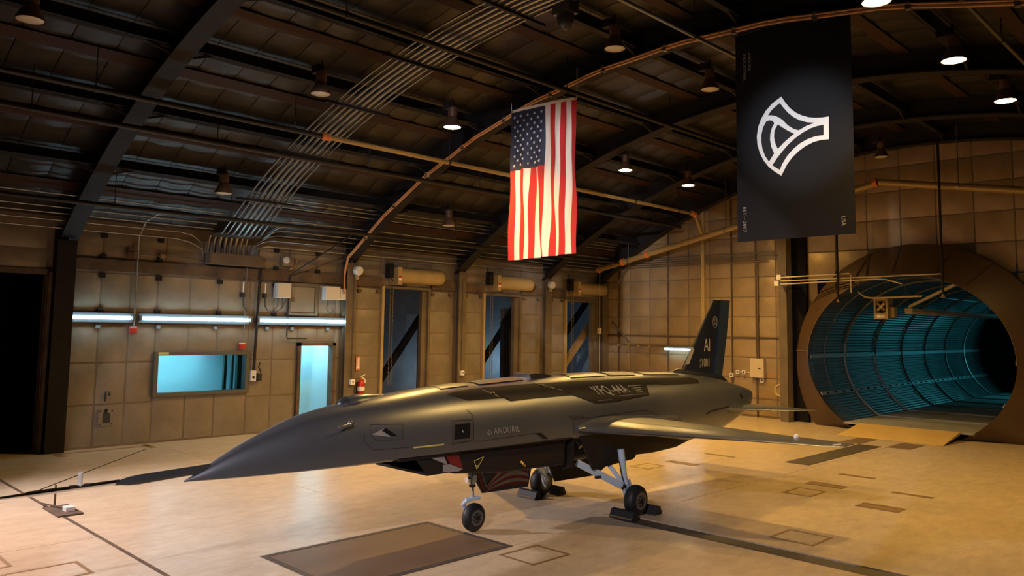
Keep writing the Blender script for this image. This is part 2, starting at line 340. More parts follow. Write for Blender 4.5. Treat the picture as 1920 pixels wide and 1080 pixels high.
# window_1
win = struct(thing('window_1', (XL, 7.03, 1.31), 'long low window with grey frame looking into a teal lit room', 'window'))
for a in ((6.05, 8.02, 1.68, 1.75), (6.05, 8.02, .88, .95), (6.05, 6.13, .95, 1.68), (7.94, 8.02, .95, 1.68)): obj('window_frame', B(XL-.12, XL+.07, a[0], a[1], a[2], a[3]), 'olive', win)
gl = bpy.data.materials.new('window_glass'); gl.use_nodes = True; nt = gl.node_tree
gb = nt.nodes.new('ShaderNodeBsdfGlass'); gb.inputs['IOR'].default_value = 1.0; gb.inputs['Roughness'].default_value = 0; gb.inputs[0].default_value = (.75, .95, 1, 1); nt.links.new(gb.outputs[0], nt.nodes['Material Output'].inputs[0]); M['paneglass'] = gl
obj('pane', B(XL-.07, XL-.062, 6.13, 7.94, .95, 1.68), 'paneglass', win)
obj('tape', B(XL+.07, XL+.074, 6.12, 6.32, 1.70, 1.745), 'yellowmark', win)
# door_1: pale blue door leaf ajar behind its frame
dr = struct(thing('door_1', (XL, 9.65, 0), 'pale blue lit doorway in brown frame beside the fire extinguisher', 'door'))
for a in ((9.16, 9.24, 0, 1.92), (10.05, 10.13, 0, 1.92), (9.16, 10.13, 1.85, 1.92)): obj('door_frame', B(XL-.13, XL+.06, *a), 'steel_brown', dr)
obj('door_leaf', B(XL-1.1, XL-1.05, 9.0, 10.2, .01, 2.2), 'doorpaint', dr); obj('door_handle', G().tube([(XL-1.03, 9.33, .92), (XL-1.03, 9.33, 1.0), (XL-1.0, 9.45, 1.0)], .012), 'steel', dr)
# service rooms behind the roller doors
y0, y1 = 10.5, 22.4; x1 = XL-.15; x0 = -19.3
if True:
    g = G(); g.box(x0-.1, x0, y0, y1, 0, 3.9); g.box(x0, x1, y0-.08, y0, 0, 3.9); g.box(x0, x1, y1, y1+.08, 0, 3.9); g.box(x0, x1, y0, y1, 3.8, 3.9); g.box(x0, x1-.3, y0, y1, -.05, .003)
    struct(obj('wall_service_room', g, 'room_dark'))
for i, h in enumerate(HOLE_R):
    d = struct(thing('door_%d' % (i+2), (XL, (h[0]+h[1])/2, 0), ['tall open roller door nearest the fire extinguisher, dark blue room behind', 'middle open roller door with a concrete stub wall behind', 'open roller door by the corner with a yellow diagonal brace'][i], 'door'))
    obj('jamb', B(XL-.13, XL+.05, h[0]-.07, h[0], 0, h[3]+.06), 'hood', d); obj('jamb', B(XL-.13, XL+.05, h[1], h[1]+.07, 0, h[3]+.06), 'column', d); obj('header', B(XL-.13, XL+.05, h[0], h[1], h[3], h[3]+.06), 'column', d)
    obj('guide_rail', B(XL-.14, XL-.02, h[1]-.16, h[1], 0, h[3]), 'column', d)
    # hood of the rolled curtain
    ya, yb = h[0]+.28, min(h[1]+.36, 20.0); prof = []
    for k in range(13):
        t = -PI/2+PI*k/12; prof.append((XL+.16+.17*math.cos(t), .185*math.sin(t)))
    prof = [(XL+.02, -.185)]+prof+[(XL+.02, .185)]
    zc = 3.57; obj('curtain_hood', G().loft([[(x, yb-.12, zc+z) for x, z in prof], [(x, ya, zc+z) for x, z in prof]]), 'hood', d, smooth=True)
    obj('hood_cap', G().loft([[(XL+.02+(x-XL-.02)*s, yb-.12+dy, zc+z*s) for x, z in prof] for s, dy in ((1, 0), (.96, .07), (.8, .12))]), 'hood', d, smooth=True)
    obj('drive_box', B(XL+.02, XL+.36, ya-.12, ya, zc-.23, zc+.19), 'hood', d); obj('notice', B(XL+.36, XL+.364, ya-.1, ya-.01, zc-.13, zc-.08), 'label_white', d); obj('notice', B(XL+.36, XL+.364, ya-.1, ya-.01, zc-.07, zc-.02), 'redbox', d)
    for dy in (.10, .18):
        g = G(); n = 46; z1 = 3.4; z0 = .9
        for q in range(n):
            z = z1-(z1-z0)*q/n; yy = h[0]+dy+(.008 if q % 2 else -.008); g.box(XL+.14, XL+.15, yy-.006, yy+.006, z-(z1-z0)/n*.9, z)
        obj('pull_chain', g, 'chain', d)['kind'] = 'stuff'
    obj('drive_cable', G().tube([(XL+.1, h[0]-.02, 4.0), (XL+.12, h[0]-.0, 3.8), (XL+.14, h[0]+.06, 3.6), (XL+.15, h[0]+.16, 3.42)], .012, 6), 'pipe_black', d)
    obj('drive_arm', B(XL+.02, XL+.2, h[0]+.02, h[0]+.14, 3.5, 3.85), 'steel', d)
# braces seen in the rooms
def brace(a, b, wd, m, lab): o = obj('diagonal_brace', G().bar(a, b, .16, wd), m); tag(o, lab, 'brace')
brace((-17.2, 12.0, .35), (-17.2, 14.3, 3.3), .14, 'steel', 'black diagonal brace inside the first roller door opening')
brace((-17.2, 15.4, .5), (-17.2, 18.0, 3.5), .14, 'steel', 'black diagonal brace inside the middle roller door opening')
brace((-17.2, 18.9, 1.2), (-17.2, 21.2, 3.5), .14, 'steel', 'upper black diagonal brace inside the corner roller door')
brace((-16.3, 17.9, .35), (-16.3, 20.6, 3.0), .17, 'wood', 'yellow diagonal brace inside the corner roller door')
for (x, y0, y1, z1, lab) in ((-16.7, 13.25, 13.55, 2.35, 'dark angled post inside the first roller door opening'), (-16.7, 16.35, 16.55, 2.5, 'dark angled post inside the middle roller door opening')):
    o = obj('angled_post', G().prism([(x, y0, 0), (x, y1, 0), (x, y1, z1-.25), (x, y1+.5, z1+.25), (x, y0+.5, z1+.55), (x, y0, z1-.02)], (.14, 0, 0)), 'steel'); tag(o, lab, 'post')
o = obj('stub_wall', B(-16.9, -16.75, 16.55, 17.6, 0, 2.9), M['column']); tag(o, 'rough brown stub wall behind the middle roller door', 'wall', kind='structure')

# far wall with its panels
RING_O = (-6.31, 1.54, 2.88); RING_I = (-6.47, 1.72, 2.26, 1.97)
g = G(); n = 40
for i in range(n):
    x0 = XL+(XR-XL)*i/n; x1 = XL+(XR-XL)*(i+1)/n; zt = min(arc(x0, R_SKIN), arc(x1, R_SKIN))+.15
    xm = (x0+x1)/2; d = abs(xm-RING_I[0])
    if d < 2.5: g.box(x0, x1, YF, YF+.12, 3.9, zt)
    else: g.box(x0, x1, YF, YF+.12, 0, zt)
wall_far = struct(obj('wall_far', g, 'foil_back'))
cols = [-15.75, -15.2, -14.77, -14.04, -13.36, -12.66, -11.96, -11.25, -10.51, -9.94, -9.64]; rows = [.04, .50, 1.06, 1.61, 2.15, 2.72, 3.27, 3.82, 4.38, 4.94, 5.5, 6.06, 6.62, 7.1]
cols2 = [-9.08, -8.3, -7.5, -6.7, -5.9, -5.1, -4.3, -3.5, -2.7, -1.9, -1.1, -.3, .5, 1.3, 2.1, 2.85]
for cc, rws in ((cols, rows), (cols2, [.04, .8, 1.6, 2.4, 3.2, 3.7, 4.4, 5.1, 5.8, 6.4, 7.1])):
    for a, b in zip(cc, cc[1:]):
        for c, d in zip(rws, rws[1:]):
            top = min(arc(a, R_SKIN), arc(b, R_SKIN))-.02
            if c > top-.1: continue
            xm, zm = (a+b)/2, (c+d)/2
            if max(math.hypot(x-RING_O[0], z-RING_O[1]) for x in (a, b) for z in (c, d)) < RING_O[2]+.3: continue
            if zm < 3.7 and abs(xm-RING_I[0]) < 2.45: continue
            panel_f(a, b, c, min(d, top), wall_far)
for x in (-15.2, -13.36, -11.25, -10.51): obj('seam_batten', B(x-.02, x+.02, YF-.045, YF, 0, arc(x, R_IN)), 'steel_brown', wall_far)
obj('seam_rail', B(XL, -9.6, YF-.05, YF, 2.135, 2.165), 'steel_brown', wall_far)
obj('column_and_gap', B(-9.62, -9.45, YF-.45, YF, 0, 6.2), 'hood', wall_far); obj('column_and_gap', B(-9.62, -9.05, YF-.10, YF, 0, 6.3), 'void', wall_far)  # second box: darkness of the gap beside the column, painted as a black board
obj('column_flange', B(-9.64, -9.42, YF-.47, YF-.44, 0, 6.2), 'column', wall_far)
obj('column', B(-12.16, -12.06, YF-.14, YF, 0, 6.0), 'hood', wall_far)
obj('corner_brace', G().bar((-15.3, YF-.15, 3.6), (-14.6, YF-.15, 4.5), .08, .06), 'column', wall_far); obj('corner_brace', G().bar((-15.4, YF-.12, 2.6), (-14.75, YF-.12, 1.95), .06, .04), 'column', wall_far)
# unseen walls that close the hall
struct(obj('wall_right', B(XR, XR+.12, YB, YF, 0, 4.35), 'dark_wall'))
g = G()
for i in range(24):
    x0 = XL+(XR-XL)*i/24; x1 = XL+(XR-XL)*(i+1)/24; g.box(x0, x1, YB-.12, YB, 0, min(arc(x0, R_SKIN), arc(x1, R_SKIN))+.15)
struct(obj('wall_back', g, 'dark_wall'))

# ceiling: skin, panels, purlins, ribs
TH = [math.asin(o/R_SKIN) for o in (-9.34, -7.82, -6.36, -4.72, -3.08, -.95, .95, 3.08, 4.72, 6.36, 7.82, 9.4)]
g = G(); n = 44; ths = [TH[0]-.02+(TH[-1]-TH[0]+.04)*i/n for i in range(n+1)]
rings = [[(arcp(t, R_SKIN+.10)[0], y, arcp(t, R_SKIN+.10)[1]) for t in ths]+[(arcp(t, R_SKIN+.2)[0], y, arcp(t, R_SKIN+.2)[1]) for t in reversed(ths)] for y in (YB-.1, YF+.1)]
ceiling = struct(obj('ceiling', g.loft(rings), 'steel'))
PW = .60
def roof_panel(t0, t1):
    vs = []; fs = []; a, b = 5, 3; gp = .0006
    for i in range(a+1):
        for j in range(b+1):
            t = t0+gp+(t1-t0-2*gp)*i/a; y = (-.5+j/b)*(PW-.014); bul = 0 if i in (0, a) or j in (0, b) else .016
            x, z = arcp(t, R_SKIN+.03-bul); vs.append((x, y, z))
    for i in range(a):
        for j in range(b): fs.append((i*(b+1)+j, i*(b+1)+j+1, (i+1)*(b+1)+j+1, (i+1)*(b+1)+j))
    me = bpy.data.meshes.new('roof_panel'); me.from_pydata(vs, [], fs); me.materials.append(M['roof'])
    for p in me.polygons: p.use_smooth = True
    return me, vs, fs
rest = G(); y_list = [YB+PW*(k+.5) for k in range(int((YF-YB)/PW)+1)]
for bay, (t0, t1) in enumerate(zip(TH, TH[1:])):
    me, vs, fs = roof_panel(t0, t1)
    for y in y_list:
        if bay < 8 and y > 1.4:
            o = bpy.data.objects.new('roof_panel', me); COL.objects.link(o); o.location = (0, y, 0); o.parent = ceiling
        else: rest.add([(x, yy+y, z) for x, yy, z in vs], fs)
obj('roof_panel_field', rest, 'roof', ceiling, flip=False, smooth='all')['kind'] = 'stuff'
edges_y = [YB, RIBS[0], RIBS[1], RIBS[2], RIBS[3], YF]
for t in TH[1:-1]:
    for a, b in zip(edges_y, edges_y[1:]):
        x, z = arcp(t, 15.85); g = G(); g.bar((x, a+.02, z), (x, b-.02, z), .035, .22, (x-AX, 0, z-AZ))
        x2, z2 = arcp(t, 15.75); g.bar((x2, a+.02, z2), (x2, b-.02, z2), .11, .02, (x-AX, 0, z-AZ)); obj('purlin', g, 'steel', ceiling)
for t0, t1 in zip(TH, TH[1:]):                    # flat bridging strip between purlins
    tm = (t0+t1)/2; x, z = arcp(tm, 15.99); g = G().bar((x, YB, z), (x, YF, z), .24, .012, (x-AX, 0, z-AZ)); obj('bridging_strip', g, 'bridging', ceiling)
def arc_bar(y0, y1, ra, rb, t0, t1, n=36):
    return G().loft([[(arcp(t, r)[0], y, arcp(t, r)[1]) for r, y in ((ra, y0), (ra, y1), (rb, y1), (rb, y0))] for t in [t0+(t1-t0)*i/n for i in range(n+1)]])
for i, y in enumerate(RIBS):
    t1 = math.asin(9.28/R_IN); wd = .30 if i < 4 else .24
    rib = obj('rib', arc_bar(y-wd/2, y+wd/2, R_IN, R_IN+.03, -t1, t1), 'steel', ceiling, smooth=True)
    obj('rib_web', arc_bar(y-.03, y+.03, R_IN+.03, R_OUT+.08, -t1, t1), 'steel', ceiling, smooth=True)
    for t in TH[1:-1]:
        for s in (-1, 1):
            a = arcp(t, R_IN+.02); b = arcp(t, 15.78); obj('fly_brace', G().bar((a[0], y+s*.12, a[1]), (b[0], y+s*.55, b[1]), .035, .035), 'steel', ceiling)
# ------------------------------------------------------------------ wind tunnel mouth
ORD = ['first', 'second', 'third', 'fourth', 'fifth', 'sixth', 'seventh', 'eighth']
TC, TZ, TA, TB = RING_I; Y0T, Y1T = 19.35, 34.4
ring = thing('tunnel_collar', (TC, 19.5, 0), 'big brown steel collar around the round tunnel mouth', 'tunnel collar')
n = 96; ang = [2*PI*k/n for k in range(n)]
rin = [(TC+TA*math.cos(a), Y0T, max(TZ+TB*math.sin(a), 0)) for a in ang]
rinb = [(x, Y0T+.25, z) for x, y, z in rin]
rout = [(RING_O[0]+RING_O[2]*math.cos(a), 19.72, max(RING_O[1]+RING_O[2]*math.sin(a), 0)) for a in ang]
routb = [(x, YF+.05, z) for x, y, z in rout]
obj('collar_face', G().loft([rinb, rin, rout], cap=False), 'ringpaint', ring, smooth=True, flip=False)
obj('collar_side', G().loft([rout, routb], cap=False), 'ringside', ring, smooth=True, flip=False)
obj('collar_lip', G().tube([(x, y-.004, z) for x, y, z in rin[:n//2+1]], .010, 6), 'column', ring)
for a in (95, 110, 72, 130, 55):
    c, s_ = math.cos(math.radians(a)), math.sin(math.radians(a)); obj('seam_weld', G().bar((TC+TA*1.04*c, Y0T+.005, TZ+TB*1.04*s_), (RING_O[0]+RING_O[2]*.99*c, 19.70, RING_O[1]+RING_O[2]*.99*s_), .02, .012), 'ringside', ring)
obj('seam_weld', G().bar((TC-TA, Y0T+.0, 1.85), (RING_O[0]-RING_O[2], 19.71, 1.85), .02, .01), 'brass', ring)
tun = thing('tunnel', (TC, Y0T, 0), 'long round tunnel of ribbed steel sheets lit teal from inside', 'tunnel')
SEAMS = [math.radians(a) for a in (-28, 0, 60, 120, 180, 208, 332)]
def tunnel_sheet(a0, a1, L):
    vs = []; fs = []; na = max(8, int((a1-a0)/(2*PI)*640))
    for i in range(na+1):
        a = a0+(a1-a0)*i/na; rr_ = 1+.0075*math.sin(a*158)
        for y in (0, L): vs.append((TA*rr_*math.cos(a), y, TZ+TB*rr_*math.sin(a)))
    for i in range(na): fs.append((2*i, 2*i+1, 2*i+3, 2*i+2))
    me = bpy.data.meshes.new('tunnel_sheet'); me.from_pydata(vs, [], fs); me.materials.append(M['corr'])
    for p in me.polygons: p.use_smooth = True
    return me
ys = [Y0T+.05+2.15*k for k in range(8)]
for a0, a1 in zip(SEAMS[:-1], SEAMS[1:]):
    if a0 > math.radians(200): continue
    me = tunnel_sheet(a0, a1, 2.15)
    for y in ys[:-1]:
        o = bpy.data.objects.new('tunnel_sheet', me); COL.objects.link(o); o.parent = tun; o.location = (0, y-Y0T, 0)
me = tunnel_sheet(math.radians(208), math.radians(332), 2.15)
for y in ys[:-1]:
    o = bpy.data.objects.new('tunnel_sheet', me); COL.objects.link(o); o.parent = tun; o.location = (0, y-Y0T, 0)
for y in ys[1:]:
    pts = [(TC+TA*.985*math.cos(a), y, max(TZ+TB*.985*math.sin(a), .19)) for a in ang]+[(TC+TA*.985, y, TZ)]
    obj('flange_ring', G().tube(pts, .028, 6), 'flange', tun, smooth=True)
for a in (180, 208, 0, -28):
    c, s_ = math.cos(math.radians(a)), math.sin(math.radians(a))
    for y in ys[:-1]:
        obj('seam_flange', G().bar((TC+TA*.985*c, y+.03, TZ+TB*.985*s_), (TC+TA*.985*c, y+2.12, TZ+TB*.985*s_), .09, .02, (c, 0, s_)), 'flange', tun)
        for q in range(4 if a == 208 else 0):
            yy = y+.3+q*.5; obj('seam_bolt', G().bar((TC+TA*.978*c, yy, TZ+TB*.978*s_), (TC+TA*.978*c, yy+.13, TZ+TB*.978*s_), .035, .02, (c, 0, s_)), 'void', tun)
zd = .18; hw = TA*math.sqrt(1-((TZ-zd)/TB)**2)
yy = Y0T
while yy < Y1T-.1:
    obj('deck_panel', B(TC-hw, TC+hw, yy+.008, min(yy+1.22, Y1T)-.008, zd-.04, zd), 'deck', tun); yy += 1.22
obj('black_end_disc', G().lathe((TC, Y1T, TZ), (0, 1, 0), [(0, 2.5), (.05, 2.5)], 40), 'void', tun)  # black disc paints the darkness beyond the open far end
obj('cable_run', G().tube([(TC+TA*.985*math.cos(a), 20.25, TZ+TB*.985*math.sin(a)) for a in [math.radians(q) for q in range(60, 207, 6)]], .014, 6), 'conduit', tun)
# ramp
rp = obj('ramp', G().loft([[(-7.52, 18.12, .004), (-5.33, 18.12, .004), (-5.33, 18.16, .015), (-7.52, 18.16, .015)], [(-7.50, 19.34, .12), (-5.34, 19.34, .12), (-5.34, 19.34, .185), (-7.50, 19.34, .185)]]), 'ramp')
tag(rp, 'yellow sloping ramp up into the tunnel mouth', 'ramp')
# strip light hung in the tunnel
fx = thing('strip_light', (-6.6, 20.5, 2.83), 'long strip light hung lengthwise under the tunnel crown', 'light')
obj('light_body', G().loft([[(x, y, z) for x, z in ((-6.76+dx, 2.80), (-6.64+dx, 2.80), (-6.61+dx, 2.85), (-6.61+dx, 2.93), (-6.79+dx, 2.93), (-6.79+dx, 2.85))] for y, dx in ((20.5, 0), (30, .5))]), 'whitebox', fx)
obj('end_plate', B(-6.78, -6.62, 20.48, 20.50, 2.83, 2.93), 'beige', fx)
for a, b in (((-6.7, 20.52, 2.93), (-6.75, 20.4, 3.62)), ((-6.66, 20.52, 2.93), (-6.45, 20.9, 3.62)), ((-6.2, 28, 2.93), (-6.2, 28, 3.68))): obj('hanger_wire', G().tube([a, b], .009, 5), 'conduit', fx)
o = obj('support_bar', G().bar((-6.66, 20.45, 2.97), (-5.35, 19.62, 3.46), .06, .05), 'beige'); tag(o, 'beige bar slanting from the strip light up to the collar', 'bar')
fb = thing('fan_unit', (-7.13, 19.9, 2.66), 'square yellow fan unit hung inside the tunnel mouth', 'fan')
g = G()
for a in ((-7.29, -6.97, 3.11, 3.16), (-7.29, -6.97, 2.66, 2.80), (-7.29, -7.25, 2.80, 3.11), (-7.01, -6.97, 2.80, 3.11)): g.box(a[0], a[1], 19.88, 19.92, a[2], a[3])
obj('front_frame', g, 'hood', fb); obj('housing', B(-7.29, -6.97, 19.93, 20.25, 2.66, 3.16), 'hood', fb); obj('motor', B(-6.96, -6.86, 20.0, 20.2, 2.70, 2.95), 'hood', fb)
obj('fan_ring', G().lathe((-7.13, 19.925, 2.955), (0, -1, 0), [(0, .14), (.012, .14), (.012, .0)], 24), 'void', fb); obj('hub', G().lathe((-7.13, 19.91, 2.955), (0, -1, 0), [(0, .035), (.03, .03)], 12), 'whitebox', fb)
for k in range(4):
    a = PI/4+k*PI/2; obj('fan_blade', G().bar((-7.13+.03*math.cos(a), 19.90, 2.955+.03*math.sin(a)), (-7.13+.125*math.cos(a), 19.90, 2.955+.125*math.sin(a)), .06, .008, (.3, -1, .3)), 'brass', fb)
obj('bracket', G().bar((-7.13, 20.0, 3.16), (-7.25, 20.3, 3.6), .03, .02), 'column', fb); obj('name_plate', B(-7.22, -7.04, 19.875, 19.88, 2.69, 2.76), 'label_white', fb)
o = obj('hanging_rail', G().tube([(-7.6, 19.75, 3.32), (-7.45, 19.75, 3.2), (-7.3, 19.75, 3.17), (-6.15, 19.75, 3.19)], .022), 'beige'); tag(o, 'beige curved rail above the fan unit', 'rail')
# conduits in front of the mouth and the two drop rods
def cnd(name, pts, r, m, lab, cat='conduit', group=None): return tag(obj(name, G().tube(pts, r, 8), m, smooth=True), lab, cat, group)
yk = 19.22
cnd('conduit', [(-9.35, yk, 3.71), (-7.60, yk, 3.745), (-7.57, yk, 3.72), (-7.56, yk, 3.27)], .016, 'beige', 'top conduit across the collar, bending down at its end')
cnd('conduit', [(-9.35, yk, 3.62), (-5.58, yk, 3.66), (-5.55, yk, 3.63), (-5.54, yk, 3.28)], .016, 'beige', 'middle and longest conduit running across the tunnel collar')
cnd('conduit', [(-9.35, yk, 3.535), (-6.95, yk, 3.59), (-6.75, yk, 3.57), (-6.4, yk, 3.46)], .016, 'beige', 'lowest conduit across the collar, sagging at its end')
for x, z0, lab in ((-7.86, 3.12, 'dark drop rod in front of the collar, nearer the banner'), (-5.53, 3.2, 'dark drop rod hanging in front of the collar crown')):
    t = thing('drop_rod', (x, yk-.05, z0), lab, 'rod', 'drop rods'); obj('rod', G().tube([(x, yk-.05, z0), (x, yk-.05, arc(x, 15.8))], .028, 8), 'pipe_black', t); obj('sprinkler_head', G().lathe((x, yk-.05, z0), (0, 0, -1), [(0, .03), (.05, .025), (.06, .06), (.07, .06)], 10), 'brass', t)
jb = thing('junction_boxes', (-9.4, YF-.5, 3.55), 'cluster of small grey boxes on the column where conduits start', 'junction box')
obj('box', B(-9.46, -9.34, YF-.95, YF-.47, 3.66, 3.78), 'whitebox', jb); obj('box', B(-9.52, -9.40, YF-.95, YF-.47, 3.5, 3.63), 'whitebox', jb)
# far wall fittings
for k in range(5):
    z = 4.24+.065*k; cnd('conduit', [(-15.6, YF-.07, z), (-9.9-.03*k if k else -10.1, YF-.07, z)]+([(-9.75+.03*k-.06, YF-.07, z-.08), (-9.72+.03*k-.06, YF-.07, 3.75)] if k else []), .012, 'conduit', ORD[k]+' thin conduit in the row across the end wall, counted upwards', group='end wall conduits')
cnd('conduit', [(-10.45, YF-.06, 1.6), (-10.45, YF-.06, 4.24)], .02, 'column', 'brown vertical conduit rising from the beige electrical panel')
cnd('conduit', [(-11.25, YF-.06, 1.15), (-11.25, YF-.06, 4.3)], .018, 'column', 'brown vertical conduit ending in a small outlet box')
ep = thing('electrical_panel', (-10.45, YF-.15, 1.07), 'beige electrical panel on the end wall by the column', 'electrical panel')
obj('cabinet', B(-10.65, -10.25, YF-.15, YF-.03, 1.07, 1.59), 'beige', ep); obj('door', B(-10.64, -10.26, YF-.165, YF-.15, 1.08, 1.58), 'beige', ep); obj('latch', B(-10.40, -10.34, YF-.175, YF-.165, 1.31, 1.34), 'black', ep)
for x, z, lab in ((-11.25, 1.1, 'outlet box at the foot of a brown conduit'), (-11.06, 1.2, 'first of two outlet boxes on the short conduit'), (-10.87, 1.2, 'outlet box beside the beige electrical panel'), (-10.34, 1.0, 'outlet box just below the beige electrical panel')):
    t = thing('outlet_box', (x, YF-.1, z-.05), lab, 'outlet', 'end wall outlets'); obj('box', B(x-.05, x+.05, YF-.1, YF-.03, z-.055, z+.055), 'whitebox', t); obj('socket', G().lathe((x, YF-.1, z), (0, -1, 0), [(0, .026), (.01, .026)], 12), 'black', t)
cnd('conduit', [(-11.0, YF-.06, 1.2), (-10.66, YF-.06, 1.2)], .012, 'whitebox', 'short pale conduit joining outlets to the electrical panel')
pt = thing('port_ring', (-9.83, YF-.05, .62), 'round blanked port low on the end wall', 'port')
obj('ring', G().loft([[(-9.83+r_*math.cos(a), YF-y_, .77+r_*math.sin(a)) for a in [2*PI*k/28 for k in range(28)]] for r_, y_ in ((.17, .03), (.17, .07), (.13, .07), (.13, .03))], cap=False), 'beige', pt, smooth=True)
obj('blank', G().lathe((-9.83, YF-.03, .77), (0, -1, 0), [(0, .13), (.012, .13)], 28), 'foil_far', pt)
rl = thing('valve_rail', (-14.0, YF-.15, 1.85), 'horizontal pipe with brass valves along the end wall', 'pipe'); obj('pipe', G().tube([(-15.5, YF-.14, 1.86), (-12.1, YF-.14, 1.86)], .035, 10), 'column', rl, smooth=True)
for x in (-15.05, -14.68, -14.3, -13.9): obj('valve', G().lathe((x, YF-.17, 1.83), (0, -1, 0), [(0, .02), (.05, .02), (.06, .035), (.075, .035)], 10), 'brass', rl)
def fluor(name, y0, y1, lab, wall='x'):
    if wall == 'x':
        t = thing(name, (XL+.1, (y0+y1)/2, 2.35), lab, 'light', 'fluorescent lights'); obj('light_body', G().loft([[(x, y, z) for x, z in ((XL+.03, 2.31), (XL+.10, 2.31), (XL+.13, 2.37), (XL+.13, 2.43), (XL+.10, 2.49), (XL+.03, 2.49))] for y in (y0, y1)]), 'fixture', t)
        obj('tube', G().tube([(XL+.165, y0+.05, 2.40), (XL+.165, y1-.05, 2.40)], .03, 10), 'tube', t)
        for y in (y0, y1): obj('end_cap', B(XL+.13, XL+.19, y-.015, y+.03, 2.36, 2.44), 'fixture', t)
    else:
        t = thing(name, ((y0+y1)/2, YF-.2, 1.74), lab, 'light', 'fluorescent lights'); obj('light_body', B(y0, y1, YF-.2, YF-.12, 1.79, 1.84), 'fixture', t)
        obj('tube', G().tube([(y0+.03, YF-.2, 1.765), (y1-.03, YF-.2, 1.765)], .02, 10), 'tube', t)
        for x in (y0, y1-.03): obj('end_cap', B(x, x+.03, YF-.225, YF-.17, 1.74, 1.80), 'fixture', t)
fluor('fluorescent_light', 4.42, 5.58, 'shortest glowing tube light, next to the dark column')
fluor('fluorescent_light', 5.70, 7.96, 'glowing tube light above the long low window')
fluor('fluorescent_light', 8.12, 10.42, 'glowing tube light above the pale blue doorway')
fluor('fluorescent_light', -13.4, -12.1, 'small glowing tube light on the end wall behind the tail fin', 'y')

# ------------------------------------------------------------------ pipes and conduits under the roof
def pipe(name, x, z, y0, y1, r, m, lab, hang=(), cat='pipe'):
    t = thing(name, (x, (y0+y1)/2, z), lab, cat, 'sprinkler pipes'); obj('pipe', G().tube([(x, y0, z), (x, y1, z)], r, 10), m, t, smooth=True)
    for y in hang: obj('hanger', G().tube([(x, y, z+r), (x, y, arc(x, 15.9))], .008, 5), 'pipe_black', t); obj('clamp', G().tube([(x, y-.02, z), (x, y+.02, z)], r+.008, 10), 'pipe_black', t)
    return t
pipe('sprinkler_pipe', -12.45, 5.28, YB, 19.4, .045, 'pipe_black', 'dark thin sprinkler pipe slung lowest across the bays, beneath the brown one', (2.9, 5.6, 8.6, 11.5, 15, 18))
pipe('sprinkler_pipe', -11.74, 5.56, YB, 7.18, .045, 'pipe_black', 'black sprinkler pipe ending in a red coupling at the conduit bundle', (3.5, 6.6))
yp = pipe('sprinkler_pipe', -11.74, 5.56, 7.2, 18.9, .045, 'pipe_yellow', 'brown sprinkler pipe that gleams yellow behind the flag', (10, 13, 16.2, 18.2)); obj('coupling', G().tube([(-11.74, 7.12, 5.56), (-11.74, 7.27, 5.56)], .062, 10), 'orange', yp)
pipe('sprinkler_pipe', -8.58, 6.35, YB, 16.0, .045, 'pipe_black', 'dark sprinkler pipe near the crown, passing the flag top', (5.5, 9.9, 13))
pipe('sprinkler_pipe', -14.37, 4.31, YB, 19.0, .04, 'pipe_black', 'dark sprinkler pipe nearest the wall with the tube lights', (4.7, 6.8, 9.5, 12.5, 16))
pipe('sprinkler_pipe', -5.85, 6.48, YB, 10.7, .03, 'conduit', 'short steel pipe ending just before the black banner', (7, 9.5))
pipe('sprinkler_pipe', -2.62, 6.3, 6, 19, .03, 'conduit', 'thin steel pipe high up beyond the black banner', (12, 15))
bp_ = thing('fire_main', (-10.7, 19.4, 5.1), 'thick yellow main pipe climbing along the end wall roof', 'pipe')
obj('pipe', G().tube([(-15.5, 19.4, 4.17), (-10.69, 19.4, 5.16), (-7.0, 19.4, 5.9)], .085, 12), 'pipe_yellow', bp_, smooth=True); obj('pipe', G().tube([(-6.9, 19.4, 5.92), (-1.0, 19.4, 4.85)], .085, 12), 'pipe_yellow', bp_, smooth=True)
for x in (-15.4, -13.6, -14.5, -7.0): z = 4.17+(x+15.5)*.2058; obj('coupling', G().tube([(x-.05, 19.4, z-.01), (x+.05, 19.4, z+.01)], .11, 12), 'orange', bp_)
for x in (-14.9, -14.3, -11.0, -5.2): z = 4.17+(x+15.5)*.2058 if x < -7 else 5.92-(x+6.9)*.181; obj('hanger', G().tube([(x, 19.4, z), (x, 19.4, arc(x, 15.9))], .012, 5), 'conduit', bp_); obj('clamp', G().tube([(x-.015, 19.4, z), (x+.015, 19.4, z)], .095, 12), 'conduit', bp_)
tee = thing('pipe_tee', (-11.74, 19.2, 5.2), 'orange elbow and riser joining the brown pipe to the yellow main', 'fitting')
obj('elbow', G().tube([(-11.74, 18.85, 5.56), (-11.74, 19.0, 5.56), (-11.74, 19.05, 5.5)], .075, 10), 'orange', tee); obj('riser', G().tube([(-11.74, 19.05, 5.5), (-11.7, 19.3, 5.02)], .045, 10), 'pipe_yellow', tee)
